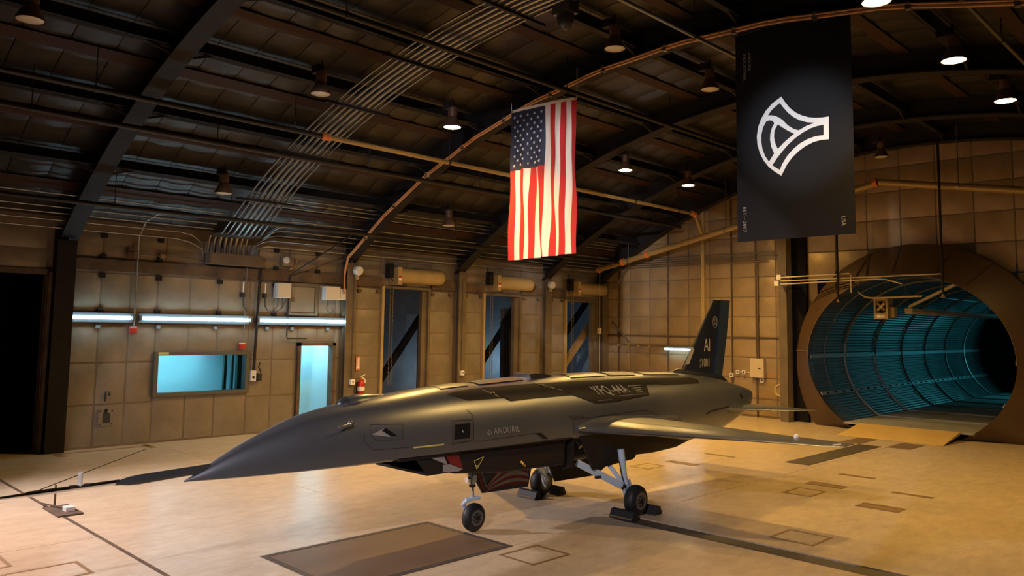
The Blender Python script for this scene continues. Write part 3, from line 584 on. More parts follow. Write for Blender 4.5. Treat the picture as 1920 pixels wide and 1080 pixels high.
# conduit bundle up the arch
for k in range(8):
    y = 6.98+.115*k; r = (.018, .018, .030, .030, .033, .033, .022, .018)[k]
    th0 = math.asin((XL+.75-AX)/15.5); pts = [(XL+.12, y, 3.74), (XL+.12, y, 3.95), (XL+.20, y, 4.12)]+[(arcp(t, 15.52)[0], y, arcp(t, 15.52)[1]) for t in [th0+(.12-th0)*i/26 for i in range(27)]]
    cnd('conduit', pts, r, 'conduit', ORD[k]+' steel conduit of the bundle up the arched roof, counted from the dark column', group='conduit bundle')
for t in TH[1:6]:
    x, z = arcp(t, 15.47); o = obj('support_channel', G().bar((x, 6.75, z), (x, 8.05, z), .05, .04), 'steel'); tag(o, ORD[TH.index(t)-1]+' steel channel carrying the conduit bundle, counted up from the wall', 'channel', 'conduit supports')
tr = thing('cable_trough', (XL+.12, 7.55, 3.52), 'long grey steel trough where the conduit bundle enters', 'trough'); obj('trough_body', B(XL+.02, XL+.26, 6.96, 8.13, 3.53, 3.76), 'column', tr); obj('trough_lid', B(XL+.26, XL+.27, 6.98, 8.11, 3.54, 3.75), 'column', tr)
for k in range(6):
    x = XL+.22+.14*k; z = 3.98+.105*k+.02*math.sin(k); lab = ORD[k]+' thin eaves conduit up from the wall, before the trough'; lab2 = ORD[k]+' thin eaves conduit up from the wall, past the trough towards the end wall'
    if k < 2: cnd('conduit', [(x, YB, z), (x, 6.3, z), (x-.02, 6.55, z-.04), (XL+.1, 6.85, z-.15), (XL+.1, 6.9, 3.66)], .013, 'conduit', lab, group='eaves conduits')
    else: cnd('conduit', [(x, YB, z), (x, 6.9, z)], .013, 'conduit', lab, group='eaves conduits')
    cnd('conduit', [(XL+.12, 7.93+.025*k, 3.74), (XL+.13, 7.93+.03*k, 3.9+.05*k), (x-.05, 8.05+.04*k, z-.04), (x, 8.25+.04*k, z), (x, 19.3, z)], .013, 'conduit', lab2, group='eaves conduits')
for x, z, q_ in ((-14.46, 4.79, 'middle'), (-14.52, 4.70, 'lowest'), (-14.40, 4.86, 'topmost')): cnd('conduit', [(x, 7.2, z), (x, 19.0, z)], .014, 'conduit', q_+' of the three thin conduits clipped below the lowest purlin', group='purlin conduits')
cnd('conduit', [(XL+.1, 5.62, 2.22), (XL+.1, 5.62, 3.95), (XL+.3, 5.66, 4.25), (XL+.5, 5.8, 4.38), (XL+.55, 6.1, 4.42), (XL+.55, 6.95, 4.42)], .013, 'conduit', 'long conduit looping down the wall to the red call box')
cnd('conduit', [(XL+.08, 7.86, 3.52), (XL+.08, 7.86, 2.1), (XL+.08, 7.8, 1.9)], .012, 'conduit', 'pale conduit dropping past the tube light to a red box')
cnd('conduit', [(XL+.1, 8.16, 3.52), (XL+.1, 8.10, 1.35)], .03, 'pipe_black', 'thick black conduit dropping from the trough to an outlet')
cnd('conduit', [(XL+.1, 8.24, 1.5), (XL+.12, 8.2, 1.42), (XL+.12, 8.26, 1.3)], .014, 'pipe_black', 'short black flexible cable at the outlet by the window')
cnd('conduit', [(XL+.1, 5.66, 3.62), (XL+.1, 6.95, 3.62)], .01, 'steel_brown', 'brown conduit running from the alarm horn to the trough')
cnd('conduit', [(-14.4, 9.6, 4.3), (-15.5, 8.9, 3.5), (XL+.1, 8.86, 3.4), (XL+.1, 8.84, 2.08), (XL+.12, 8.84, 2.02), (XL+.12, 9.32, 2.02)], .016, 'pipe_black', 'black sprinkler branch angling down beside the wall hatch')
# cable along the rib behind the flag
cab = thing('roof_cable', (-6.5, 10.2, 6.7), 'orange cable bundle clipped along the arched rib', 'cable')
t1 = math.asin((XL+.35-AX)/15.5); pts = [(XL+.2, 10.22, 3.05), (XL+.18, 10.22, 3.5)]+[(arcp(t, 15.55-.02*math.sin(i*1.4)**2)[0], 10.21, arcp(t, 15.55-.03*abs(math.sin(i*.8)))[1]) for i, t in enumerate([t1+(.42-t1)*i/40 for i in range(41)])]
obj('cable_strand', G().tube(pts, .021, 6), 'cable', cab, smooth=True); obj('cable_strand', G().tube([(x+.02, y-.03, z+.03) for x, y, z in pts], .014, 6), 'cable', cab, smooth=True)
for i in range(4, 42, 3): x, y, z = pts[i]; obj('cable_clip', B(x-.03, x+.03, y-.04, y+.04, z-.035, z+.07), 'conduit', cab)

# ------------------------------------------------------------------ lamps
def make_lamp(lit):
    t = bpy.data.objects.new('highbay_lamp', None); COL.objects.link(t)
    obj('shade', G().lathe((0, 0, 0), (0, 0, 1), [(0, .165), (.02, .16), (.14, .10), (.20, .075), (.20, .07), (.13, .09), (.01, .15), (0, .155)], 20, cap=False), 'lamp_body', t, smooth=True, flip=False)
    obj('reflector', G().lathe((0, 0, .006), (0, 0, 1), [(0, .152), (.06, .12), (.07, .02)], 20, cap=False), 'reflector', t, smooth=True, flip=False)
    obj('housing', G().lathe((0, 0, .19), (0, 0, 1), [(0, .075), (.05, .085), (.16, .085), (.2, .05)], 14), 'lamp_body', t, smooth=True)
    obj('stem', G().tube([(0, 0, .38), (0, 0, .52)], .018, 8), 'steel', t); obj('ballast_box', B(-.2, -.02, -.06, .06, .36, .48), 'steel', t)
    obj('lens', G().lathe((0, 0, .01), (0, 0, -1), [(0, .145), (.012, .13), (.02, .06)], 20), 'bulb' if lit else 'bulb_off', t, smooth=True)
    if lit:
        l = bpy.data.lights.new('lamp_glow', 'SPOT'); l.energy = LAMP_W; l.color = SODIUM; l.spot_size = math.radians(150); l.spot_blend = .7; l.shadow_soft_size = .14
        lo = bpy.data.objects.new('lamp_glow', l); COL.objects.link(lo); lo.parent = t; lo.location = (0, 0, -.05)
    return t
LAMP_W = 960
lamps = [(-10.55, 2.38, 0, 'unlit lamp at the very edge above the dark corner'), (-10.57, 6.36, 0, 'unlit lamp beside the bundle of steel conduits'), (-13.65, 6.30, 0, 'unlit brown lamp low over the wall, where conduits bend'),
 (-10.57, 9.06, 1, 'glowing lamp alone before the arched rib and flag'), (-10.57, 11.75, 1, 'glowing lamp shining through the flag from behind'), (-10.55, 14.2, 1, 'glowing lamp just past the flag edge, in the second bay'), (-10.52, 16.75, 1, 'glowing lamp farthest back, nearest the end wall'),
 (-6.92, 9.05, 0, 'unlit lamp near the crown before the arched rib'), (-6.92, 11.72, 0, 'unlit lamp hanging just beside the black banner'), (-6.7, 19.0, 0, 'unlit lamp above the tunnel collar by the end wall'), (-13.7, 11.7, 0, 'unlit lamp low above the roller door hoods'),
 (-3.2, 9.07, 1, 'glowing lamp cut by the top picture edge over the banner'), (-3.15, 11.76, 1, 'bright glowing lamp beyond the banner, middle of three'), (-3.12, 14.35, 1, 'glowing lamp beyond the banner, farthest of three'), ]
protos = {}
for x, y, lit, lab in lamps:
    if lit in protos: t = copy_tree(protos[lit])
    else: t = make_lamp(lit); protos[lit] = t
    t.location = (x, y, arc(x, 15.25))
    if x > -5:
        for c in t.children:
            if c.type == 'LIGHT': c.data = c.data.copy(); c.data.energy = LAMP_W*.48
    tag(t, lab, 'lamp', 'high bay lamps')
dm = thing('camera_dome', (-6.8, 7.8, 6.4), 'dark dome camera under the roof crown', 'camera'); obj('dome', G().lathe((-6.8, 7.8, 6.55), (0, 0, -1), [(0, .12), (.06, .12), (.13, .10), (.2, .05), (.22, .01)], 16), 'plastic', dm, smooth=True); obj('mount', B(-6.95, -6.65, 7.7, 7.9, 6.55, 6.8), 'plastic', dm)

# ------------------------------------------------------------------ flag and banner
FX0, FX1, FZ0, FZ1, FY = -10.17, -8.58, 3.54, 6.35, 10.16
def fy(x, z): k = min(1, (FZ1-z)/1.2); return FY+k*(.035*math.sin((x-FX0)*15+z*1.1)+.02*math.sin((x-FX0)*31-z*2.3))
def fxz(x, z): k = min(1, (FZ1-z)/1.0); return x+k*.012*math.sin(z*5+x*9), z-.05*((x-FX0)/(FX1-FX0))**2*(1 if z > 6 else 0)+(.05*((x-FX0)/(FX1-FX0)) if z < 3.7 else 0)
def fgrid(x0, x1, z0, z1, nx, nz, dy=0):
    vs = []; fs = []
    for i in range(nx+1):
        for j in range(nz+1):
            x = x0+(x1-x0)*i/nx; z = z0+(z1-z0)*j/nz; X, Z = fxz(x, z); vs.append((X, fy(x, z)+dy, Z))
    for i in range(nx):
        for j in range(nz): a = i*(nz+1)+j; fs.append((a, a+nz+1, a+nz+2, a+1))
    return G().add(vs, fs)
fl = thing('flag', ((FX0+FX1)/2, FY, FZ0), 'large American flag hanging vertically from the roof', 'flag')
sw = (FX1-FX0)/13; cz = 5.20
obj('hem', fgrid(FX0, FX1, FZ1-.05, FZ1, 26, 1), 'flag_white', fl, smooth='all', flip=False)
for k in range(13):
    x0 = FX0+k*sw; top = cz if k < 7 else FZ1-.05
    obj('stripe', fgrid(x0, x0+sw, FZ0, top, 3, 26 if k < 7 else 44), 'flag_red' if k % 2 == 0 else 'flag_white', fl, smooth='all', flip=False)
obj('canton', fgrid(FX0, FX0+7*sw, cz, FZ1-.05, 20, 20), 'flag_blue', fl, smooth='all', flip=False)
sv = [(math.sin(PI*q/5)*(.036 if q % 2 == 0 else .0145), 0, math.cos(PI*q/5)*(.036 if q % 2 == 0 else .0145)) for q in range(10)]
sm = bpy.data.meshes.new('star'); sm.from_pydata(sv, [], [tuple(range(10))]); sm.materials.append(M['flag_white'])
for i in range(9):
    for j in range(6 if i % 2 == 0 else 5):
        x = FX0+7*sw*(i+1)/10; z = FZ1-.06-(FZ1-.06-cz)*((j+.5)/6 if i % 2 == 0 else (j+1)/6)
        X, Z = fxz(x, z); o = bpy.data.objects.new('star', sm); COL.objects.link(o); o.parent = fl; o.location = Vector((X, fy(x, z)-.008, Z))-fl.location; o.rotation_euler = (0, random.uniform(-.3, .3), 0)
obj('rope', G().tube([(FX0, FY, FZ1), (FX0, FY, arc(FX0, 15.75))], .006, 5), 'label_white', fl); obj('rope', G().tube([(FX1, FY, FZ1-.05), (FX1, FY, arc(FX1, 15.75))], .006, 5), 'label_white', fl)
obj('grommet', G().lathe((FX1-.03, FY-.012, FZ1-.07), (0, -1, 0), [(0, .02), (.006, .02)], 10), 'brass', fl); obj('grommet', G().lathe((FX0+.03, FY-.012, FZ1-.03), (0, -1, 0), [(0, .02), (.006, .02)], 10), 'brass', fl)
BY = 10.50
bn = thing('banner', (-4.9, BY, 3.63), 'black banner with white fan shaped emblem hanging from the roof', 'banner')
g = G(); nx, nz = 16, 20; vs = []; fs = []
for s_ in (0, 1):
    for i in range(nx+1):
        for j in range(nz+1):
            x = -5.76+1.71*i/nx; z = 3.63+3.12*j/nz; vs.append((x, BY+s_*.004+.006*math.sin(x*7+z*.6)*(1-j/nz), z))
nn = (nx+1)*(nz+1)
for s_ in (0, 1):
    for i in range(nx):
        for j in range(nz): a = s_*nn+i*(nz+1)+j; fs.append((a, a+nz+1, a+nz+2, a+1))
obj('cloth', g.add(vs, fs), 'banner', bn, smooth='all', flip=False)
obj('top_bar', B(-5.78, -4.03, BY-.02, BY+.02, 6.73, 6.78), 'plastic', bn); obj('bottom_hem', B(-5.76, -4.05, BY-.012, BY+.012, 3.615, 3.64), 'banner', bn)
for x in (-5.7, -4.1): obj('rope', G().tube([(x, BY, 6.77), (x, BY, arc(x, 15.9))], .008, 5), 'plastic', bn)
LG = {
'outer': [(-5.043, 5.66), (-4.991, 5.569), (-4.92, 5.469), (-4.834, 5.387), (-4.749, 5.332), (-4.651, 5.286), (-4.553, 5.26), (-4.457, 5.248), (-4.369, 5.246), (-4.376, 4.931), (-4.477, 4.939), (-4.588, 4.926), (-4.701, 4.888), (-4.802, 4.831), (-4.898, 4.755), (-4.979, 4.662), (-5.064, 4.514), (-5.157, 4.583), (-5.246, 4.661), (-5.326, 4.768), (-5.386, 4.893), (-5.421, 5.021), (-5.428, 5.139), (-5.404, 5.282), (-5.356, 5.391), (-5.284, 5.495), (-5.185, 5.584)],
'A': [(-5.065, 5.569), (-5.007, 5.483), (-4.944, 5.402), (-4.864, 5.325), (-4.779, 5.267), (-4.68, 5.221), (-4.568, 5.193), (-4.681, 5.171), (-4.796, 5.126), (-4.873, 5.162), (-4.953, 5.227), (-5.025, 5.311), (-5.084, 5.362), (-5.143, 5.396), (-5.203, 5.416), (-5.248, 5.421), (-5.202, 5.479), (-5.141, 5.526)],
'B': [(-5.274, 5.341), (-5.225, 5.344), (-5.183, 5.331), (-5.154, 5.291), (-5.191, 5.231), (-5.217, 5.148), (-5.224, 5.062), (-5.208, 4.959), (-5.165, 4.851), (-5.245, 4.742), (-5.304, 4.837), (-5.342, 4.944), (-5.358, 5.055), (-5.354, 5.156), (-5.327, 5.26)],
'C': [(-5.1, 5.264), (-5.048, 5.22), (-4.969, 5.158), (-4.863, 5.086), (-4.942, 5.037), (-5.023, 4.981), (-5.107, 4.908), (-5.141, 4.983), (-5.161, 5.081), (-5.156, 5.158), (-5.137, 5.213)],
'D': [(-4.442, 5.143), (-4.446, 5.0), (-4.559, 5.002), (-4.671, 4.981), (-4.786, 4.935), (-4.888, 4.866), (-4.976, 4.781), (-5.046, 4.682), (-5.083, 4.602), (-5.138, 4.638), (-5.194, 4.683), (-5.124, 4.773), (-5.049, 4.854), (-4.959, 4.94), (-4.856, 5.017), (-4.74, 5.082), (-4.626, 5.125), (-4.528, 5.141)],
}
for k, v in LG.items(): obj('emblem_'+{'outer': 'outline'}.get(k, 'infill'), G().prism([(x, BY-(.014 if k == 'outer' else .018), z) for x, z in v], (0, .003, 0)), 'logo' if k == 'outer' else 'logo_in', bn)
def btext(body, xa, xb, za, zb):                 # lettering turned a quarter clockwise: reads downwards
    vs, fs = text2d(body); uv = fit2d(vs, za, zb, xa, xb); obj('lettering', G().add([(v, BY-.014, u) for u, v in uv], fs), 'banner_text', bn, flip=False)
btext('ANDURIL', -5.548, -5.508, 6.427, 6.14); btext('INDUSTRIES', -5.63, -5.585, 6.426, 6.015); btext('EST\u20142017', -5.662, -5.610, 4.12, 3.754); btext('USA', -4.228, -4.176, 3.858, 3.729)

# ------------------------------------------------------------------ small things on the wall with the tube lights
def wbox(name, y0, y1, z0, z1, d, m, lab, cat, cables=()):
    t = thing(name, (XL+d/2, (y0+y1)/2, z0), lab, cat); obj('enclosure', B(XL+.02, XL+d, y0, y1, z0, z1), m, t); obj('cover', B(XL+d, XL+d+.012, y0+.01, y1-.01, z0+.01, z1-.01), m, t)
    for c in cables: obj('cable', G().tube(c, .008, 5), 'black', t)
    return t
wbox('enclosure', 8.52, 8.85, 2.90, 3.22, .20, 'whitebox', 'white enclosure beside a white antenna rod', 'enclosure', [[(XL+.1, 8.6, 2.9), (XL+.1, 8.58, 2.72), (XL+.1, 8.48, 2.6)], [(XL+.1, 8.7, 2.9), (XL+.1, 8.7, 2.66)], [(XL+.1, 8.78, 2.9), (XL+.1, 8.72, 2.7), (XL+.1, 8.55, 2.58)]])
wbox('enclosure', 9.72, 10.10, 2.90, 3.20, .20, 'whitebox', 'white enclosure next to the wall hatch', 'enclosure', [[(XL+.1, 9.85, 2.9), (XL+.1, 9.82, 2.68), (XL+.1, 9.92, 2.58), (XL+.1, 10.0, 2.66), (XL+.1, 9.95, 2.74)]])
wbox('enclosure', 10.13, 10.42, 2.91, 3.16, .16, 'whitebox', 'small white enclosure against the column with orange cables', 'enclosure')
for y, lab in ((7.79, 'white antenna rod beside the pale conduit'), (8.29, 'white antenna rod next to the white enclosure')):
    t = thing('antenna', (XL+.1, y, 2.9), lab, 'antenna', 'antennas'); obj('rod', G().tube([(XL+.1, y, 2.98), (XL+.1, y, 3.2)], .016, 8), 'label_white', t); obj('mount', B(XL+.02, XL+.12, y-.03, y+.03, 2.88, 2.98), 'black', t); obj('cable', G().tube([(XL+.1, y, 2.88), (XL+.1, y+.01, 2.7), (XL+.1, y+.1, 2.58)], .012, 6), 'black', t)
ht = thing('wall_hatch', (XL+.03, 9.23, 2.53), 'square wall hatch with dark frame between two enclosures', 'hatch')
for a in ((8.86, 9.62, 3.17, 3.25), (8.86, 9.62, 2.52, 2.58), (8.86, 8.94, 2.58, 3.17), (9.54, 9.62, 2.58, 3.17)): obj('hatch_frame', B(XL, XL+.06, *a), 'column', ht)
obj('hatch_leaf', B(XL, XL+.04, 8.95, 9.53, 2.59, 3.16), 'foil', ht); obj('hatch_latch', B(XL+.04, XL+.06, 8.95, 9.03, 2.82, 2.92), 'column', ht)
gd = thing('gauge', (XL+.1, 8.75, 3.6), 'round gauge device fixed above the girt', 'gauge'); obj('gauge_body', B(XL+.03, XL+.14, 8.66, 8.92, 3.60, 3.82), 'foil', gd); obj('dial', G().lathe((XL+.14, 8.73, 3.73), (1, 0, 0), [(0, .075), (.03, .075), (.035, .06)], 16), 'whitebox', gd); obj('tubing', G().tube([(XL+.1, 8.9, 3.8), (XL+.12, 9.02, 3.75), (XL+.1, 8.98, 3.6), (XL+.08, 8.85, 3.52)], .008, 5), 'brass', gd)
for y, z, lab in ((5.62, 2.17, 'red call box just under the gap between tube lights'), (7.83, 1.85, 'orange red box above the window corner')):
    t = thing('call_box', (XL+.06, y, z-.06), lab, 'box', 'red boxes'); obj('box', B(XL+.03, XL+.11, y-.06, y+.06, z-.06, z+.05), 'redbox', t); obj('cover', B(XL+.11, XL+.12, y-.05, y+.05, z-.05, z+.02), 'redbox', t); obj('cap', B(XL+.03, XL+.11, y-.05, y+.05, z+.05, z+.07), 'label_white', t)
hn = thing('alarm_horn', (XL+.05, 5.5, 3.55), 'dark brown alarm horn high on the wall', 'horn'); obj('box', B(XL+.03, XL+.1, 5.44, 5.56, 3.58, 3.74), 'steel_brown', hn); obj('horn_face', B(XL+.1, XL+.13, 5.42, 5.54, 3.53, 3.65), 'lamp_body', hn)
jb2 = thing('junction_box', (XL+.05, 6.09, 3.57), 'small brown junction box on the thin brown conduit', 'junction box'); obj('box', B(XL+.03, XL+.12, 6.03, 6.15, 3.56, 3.67), 'steel_brown', jb2); obj('cover', B(XL+.12, XL+.126, 6.05, 6.13, 3.58, 3.65), 'wood', jb2)
ou = thing('outlet_cluster', (XL+.08, 8.1, 1.1), 'grey outlet cluster at the end of the black conduit', 'outlet'); obj('box', B(XL+.03, XL+.11, 8.04, 8.16, 1.12, 1.34), 'whitebox', ou); obj('plug', B(XL+.03, XL+.13, 8.19, 8.28, 1.12, 1.28), 'black', ou); obj('socket', G().lathe((XL+.11, 8.1, 1.2), (1, 0, 0), [(0, .03), (.008, .03)], 12), 'black', ou)
wp = thing('wall_placard', (XL+.04, 5.23, .4), 'small dark bolted placard low on the wall', 'placard'); obj('plate', B(XL+.02, XL+.045, 5.10, 5.37, .40, .70), 'foil', wp); obj('notice', B(XL+.045, XL+.05, 5.18, 5.31, .45, .63), 'plastic', wp); obj('hook', B(XL+.045, XL+.07, 5.21, 5.25, .63, .71), 'steel', wp)
for y, z in ((5.13, .43), (5.34, .43), (5.13, .67), (5.34, .67)): obj('bolt', G().lathe((XL+.045, y, z), (1, 0, 0), [(0, .012), (.01, .012)], 8), 'steel', wp)
hk = thing('wall_hooks', (XL+.04, 5.23, .85), 'pair of black hooks above the bolted placard', 'hook'); obj('hook', G().tube([(XL+.04, 5.2, 1.02), (XL+.06, 5.2, 1.0), (XL+.05, 5.2, .85)], .014, 6), 'black', hk); obj('hook', G().tube([(XL+.04, 5.27, 1.02), (XL+.06, 5.27, 1.0), (XL+.05, 5.27, .95)], .014, 6), 'black', hk)
for y, x, lab in ((10.50, XL+.30, 'white box speaker on the column with orange cables'), (17.27, XL+.30, 'white box speaker on the column between roller doors')):
    t = thing('speaker', (x, y, 3.45), lab, 'speaker', 'column speakers'); obj('case', G().lathe((x-.06, y, 3.60), (1, 0, 0), [(0, .10), (.02, .115), (.12, .115), (.15, .09)], 8), 'whitebox', t); obj('bracket', B(x-.06, x, y-.04, y+.04, 3.4, 3.5), 'hood', t)
ex = thing('fire_extinguisher', (XL+.14, 10.79, .5), 'red fire extinguisher hung beside the doorway column', 'fire extinguisher'); ey, exx = 10.79, XL+.15
obj('cylinder', G().lathe((exx, ey, .50), (0, 0, 1), [(0, .07), (.02, .085), (.46, .085), (.52, .06), (.56, .03)], 18), 'red', ex, smooth=True)
obj('label', G().lathe((exx, ey, .80), (0, 0, 1), [(0, .087), (.10, .087)], 18, cap=False), 'label_white', ex, smooth=True); obj('strap', G().lathe((exx, ey, .765), (0, 0, 1), [(0, .088), (.02, .088)], 18), 'black', ex)
obj('valve', G().lathe((exx, ey, 1.06), (0, 0, 1), [(0, .025), (.06, .025), (.07, .015)], 10), 'brass', ex); obj('handle', G().tube([(exx, ey-.02, 1.12), (exx, ey+.1, 1.17)], .012, 6), 'label_white', ex); obj('hose', G().tube([(exx, ey+.03, 1.10), (exx+.02, ey+.09, 1.06), (exx+.02, ey+.10, .98)], .018, 6), 'label_white', ex); obj('wall_bracket', B(XL+.02, XL+.07, ey-.04, ey+.04, .7, 1.0), 'steel', ex)
sg = thing('extinguisher_sign', (XL+.03, 10.76, 1.3), 'tall red and white sign above the fire extinguisher', 'sign'); obj('plate', B(XL+.025, XL+.035, 10.71, 10.82, 1.27, 1.60), 'orange', sg)
for a in ((10.722, 10.732, 1.285, 1.585), (10.798, 10.808, 1.285, 1.585)): obj('border', B(XL+.035, XL+.037, *a), 'label_white', sg)
obj('arrow', G().prism([(XL+.035, 10.765+dy, z) for dy, z in ((-.012, 1.56), (.012, 1.56), (.012, 1.35), (.03, 1.35), (0, 1.30), (-.03, 1.35), (-.012, 1.35))], (.003, 0, 0)), 'label_white', sg)
for y, zc_, lab in ((10.47, 1.02, 'white switch box on the column beside the fire extinguisher'), (13.86, 1.13, 'small switch box on the column past the first roller door')):
    t = thing('switch_box', (XL+.24, y, zc_-.06), lab, 'switch', 'column switch boxes'); obj('box', B(XL+.21, XL+.29, y-.05, y+.05, zc_-.06, zc_+.06), 'label_white', t); obj('conduit', G().tube([(XL+.24, y, zc_+.06), (XL+.24, y, 3.6)], .012, 6), 'column', t); obj('toggle', B(XL+.29, XL+.30, y-.012, y+.012, zc_-.02, zc_+.02), 'black', t)
pb = thing('pendant_switch', (XL+.5, 19.3, 2.2), 'small yellow switch on a thin upright conduit near the corner', 'switch'); obj('cord', G().tube([(XL+.5, 19.3, 0.0), (XL+.5, 19.3, 4.5)], .008, 5), 'beige', pb); obj('handle', B(XL+.46, XL+.54, 19.25, 19.35, 2.18, 2.36), 'beige', pb)
fc_ = tag(obj('floor_cable', G().tube([(-12.37, 3.31, .006), (-13.6, 4.4, .006), (-15.13, 5.76, .006)], .006, 5), 'black'), 'thin dark cable lying slantwise across the floor to the wall', 'cable')
# floor anchor under the probe
fa = thing('floor_anchor', (-10.85, 3.16, 0), 'rusty steel anchor plate with an upright rod on the floor joint', 'anchor')
obj('anchor_plate', B(-11.12, -10.50, 3.02, 3.30, .004, .02), 'steel_brown', fa); obj('upright', G().tube([(-11.15, 3.16, .0), (-11.15, 3.16, .27)], .013, 6), 'steel_brown', fa); obj('cross_bar', G().bar((-11.3, 3.05, .035), (-10.7, 3.22, .035), .02, .015), 'steel_brown', fa); obj('tab', B(-10.8, -10.66, 3.15, 3.25, .02, .07), 'whitebox', fa)
# ------------------------------------------------------------------ aircraft
AXC = -6.78
# station: y, half width, top, chine, keel
ST = [(2.905,.004,.974,.967,.962),(3.0,.034,1.020,.968,.958),(3.1,.066,1.075,.970,.953),(3.25,.108,1.155,.971,.948),(3.4,.148,1.228,.972,.944),(3.7,.226,1.350,.978,.938),(4.0,.296,1.452,.985,.932),(4.44,.372,1.536,.996,.926),
 (4.83,.426,1.586,1.006,.922),(5.5,.488,1.646,1.015,.92),(6.3,.53,1.682,1.02,.915),(7.2,.56,1.712,1.025,.90),(8.3,.575,1.722,1.03,.86),(9.0,.57,1.71,1.035,.76),(9.5,.56,1.696,1.04,.68),(10.2,.53,1.672,1.05,.64),(10.8,.475,1.63,1.07,.68),(11.4,.40,1.55,1.10,.77),(12.0,.315,1.43,1.17,.93),(12.35,.24,1.345,1.215,1.06)]
def sta(y):
    if y <= ST[0][0]: return ST[0][1:]
    if y >= ST[-1][0]: return ST[-1][1:]
    for i in range(len(ST)-1):
        if ST[i][0] <= y <= ST[i+1][0]: break
    def sl(a, k):
        b0, b1 = max(a-1, 0), min(a+1, len(ST)-1); return (ST[b1][k]-ST[b0][k])/(ST[b1][0]-ST[b0][0])
    h = ST[i+1][0]-ST[i][0]; t = (y-ST[i][0])/h; out = []
    for k in range(1, 5):
        p0, p1 = ST[i][k], ST[i+1][k]; m0, m1 = sl(i, k)*h, sl(i+1, k)*h
        out.append((2*t**3-3*t*t+1)*p0+(t**3-2*t*t+t)*m0+(-2*t**3+3*t*t)*p1+(t**3-t*t)*m1)
    return out
def ne(y): return 2.35 if y < 10.8 else 2.35+(y-10.8)*1.1
def low_e(y): return 1.35 if y < 8.6 else min(3.2, 1.35+(y-8.6)*.5)
def skin_b(y, z, off=0.0):                      # half width of the skin at height z above the chine
    w_, t_, c_, k_ = sta(y); h = min(max((z-c_)/(t_-c_), 0), .999); NE = ne(y); return w_*(1-h**NE)**(1/NE)+off
def section(y, nu=28, nl=16):
    w_, t_, c_, k_ = sta(y); pts = []; NE = ne(y)
    for i in range(nu+1):
        a = PI*i/nu; c, s_ = math.cos(a), math.sin(a); pts.append((AXC+w_*math.copysign(abs(c)**(2/NE), c), y, c_+(t_-c_)*abs(s_)**(2/NE)))
    me_ = low_e(y)
    for i in range(1, nl):
        a = PI+PI*i/nl; c, s_ = math.cos(a), math.sin(a); pts.append((AXC+w_*math.copysign(abs(c)**(2/me_), c), y, c_-(c_-k_)*abs(s_)**(2/me_)))
    return pts
jet = thing('aircraft', (AXC, 8, 0), 'matt grey uncrewed jet aircraft standing on three wheels', 'aircraft')
ylist = [2.905+.02*i for i in range(5)]+[3.02+.075*i for i in range(40)]+[6.05+.12*i for i in range(53)]
ylist = [y for y in ylist if y < 12.3]+[12.35]
fus = obj('fuselage', G().loft([section(y) for y in ylist]), 'skin', jet, smooth=30)
# exhaust
obj('exhaust_nozzle', G().lathe((AXC, 12.30, 1.21), (0, 1, 0), [(0, .14), (.07, .135), (.07, .115), (-.2, .11)], 24, cap=False), 'steel', jet, smooth=True, flip=False)
def decal(name, poly, m, off=.004, cuts=3, parent=None, side=1):   # poly in (y, z) on the port side skin
    bm = bmesh.new(); f = bm.faces.new([bm.verts.new((0, y, z)) for y, z in poly]); bmesh.ops.triangulate(bm, faces=[f])
    for _ in range(cuts+3):
        ed_ = [e for e in bm.edges if e.calc_length() > .045]
        if ed_: bmesh.ops.subdivide_edges(bm, edges=ed_, cuts=1)
        bmesh.ops.triangulate(bm, faces=[f for f in bm.faces if len(f.verts) > 3])
    bmesh.ops.triangulate(bm, faces=bm.faces)
    bm.verts.index_update(); g = G(); vs = []
    for v in bm.verts: y, z = v.co.y, v.co.z; vs.append((AXC+side*skin_b(y, z, off), y, z))
    g.add(vs, [tuple(v.index for v in f.verts) for f in bm.faces]); bm.free()
    return obj(name, g, m, parent or fus, flip=False, smooth='all')
def dline(name, pts, wd=.006, m='line', off=.003):
    g = G(); dense = []
    for (a, b), (c, d) in zip(pts, pts[1:]):
        n_ = max(1, int(math.hypot(c-a, d-b)/.05))
        for i in range(n_): dense.append((a+(c-a)*i/n_, b+(d-b)*i/n_))
    dense.append(pts[-1]); L_ = []
    for i, (y, z) in enumerate(dense):
        a = dense[max(i-1, 0)]; b = dense[min(i+1, len(dense)-1)]; d = math.hypot(b[0]-a[0], b[1]-a[1]) or 1; n_ = (-(b[1]-a[1])/d*wd/2, (b[0]-a[0])/d*wd/2)
        for s_ in (-1, 1): yy, zz = y+s_*n_[0], z+s_*n_[1]; L_.append((AXC+skin_b(yy, zz, off), yy, zz))
    g.add(L_, [(2*i, 2*i+1, 2*i+3, 2*i+2) for i in range(len(dense)-1)]); return obj(name, g, m, fus, flip=False)
def dtext(body, y0, y1, z0, z1, m, shear=0, slope=0, name='lettering'):
    vs, fs = text2d(body, bold=.006 if m == 'mark' else 0, gap=1.12); uv = fit2d(vs, 0, 1, 0, 1); P_ = [(y0+(y1-y0)*u+shear*v, z0+(z1-z0)*v+slope*u) for u, v in uv]
    obj(name, G().add([(AXC+skin_b(y, z, .010), y, z) for y, z in P_], fs), m, fus, flip=False)
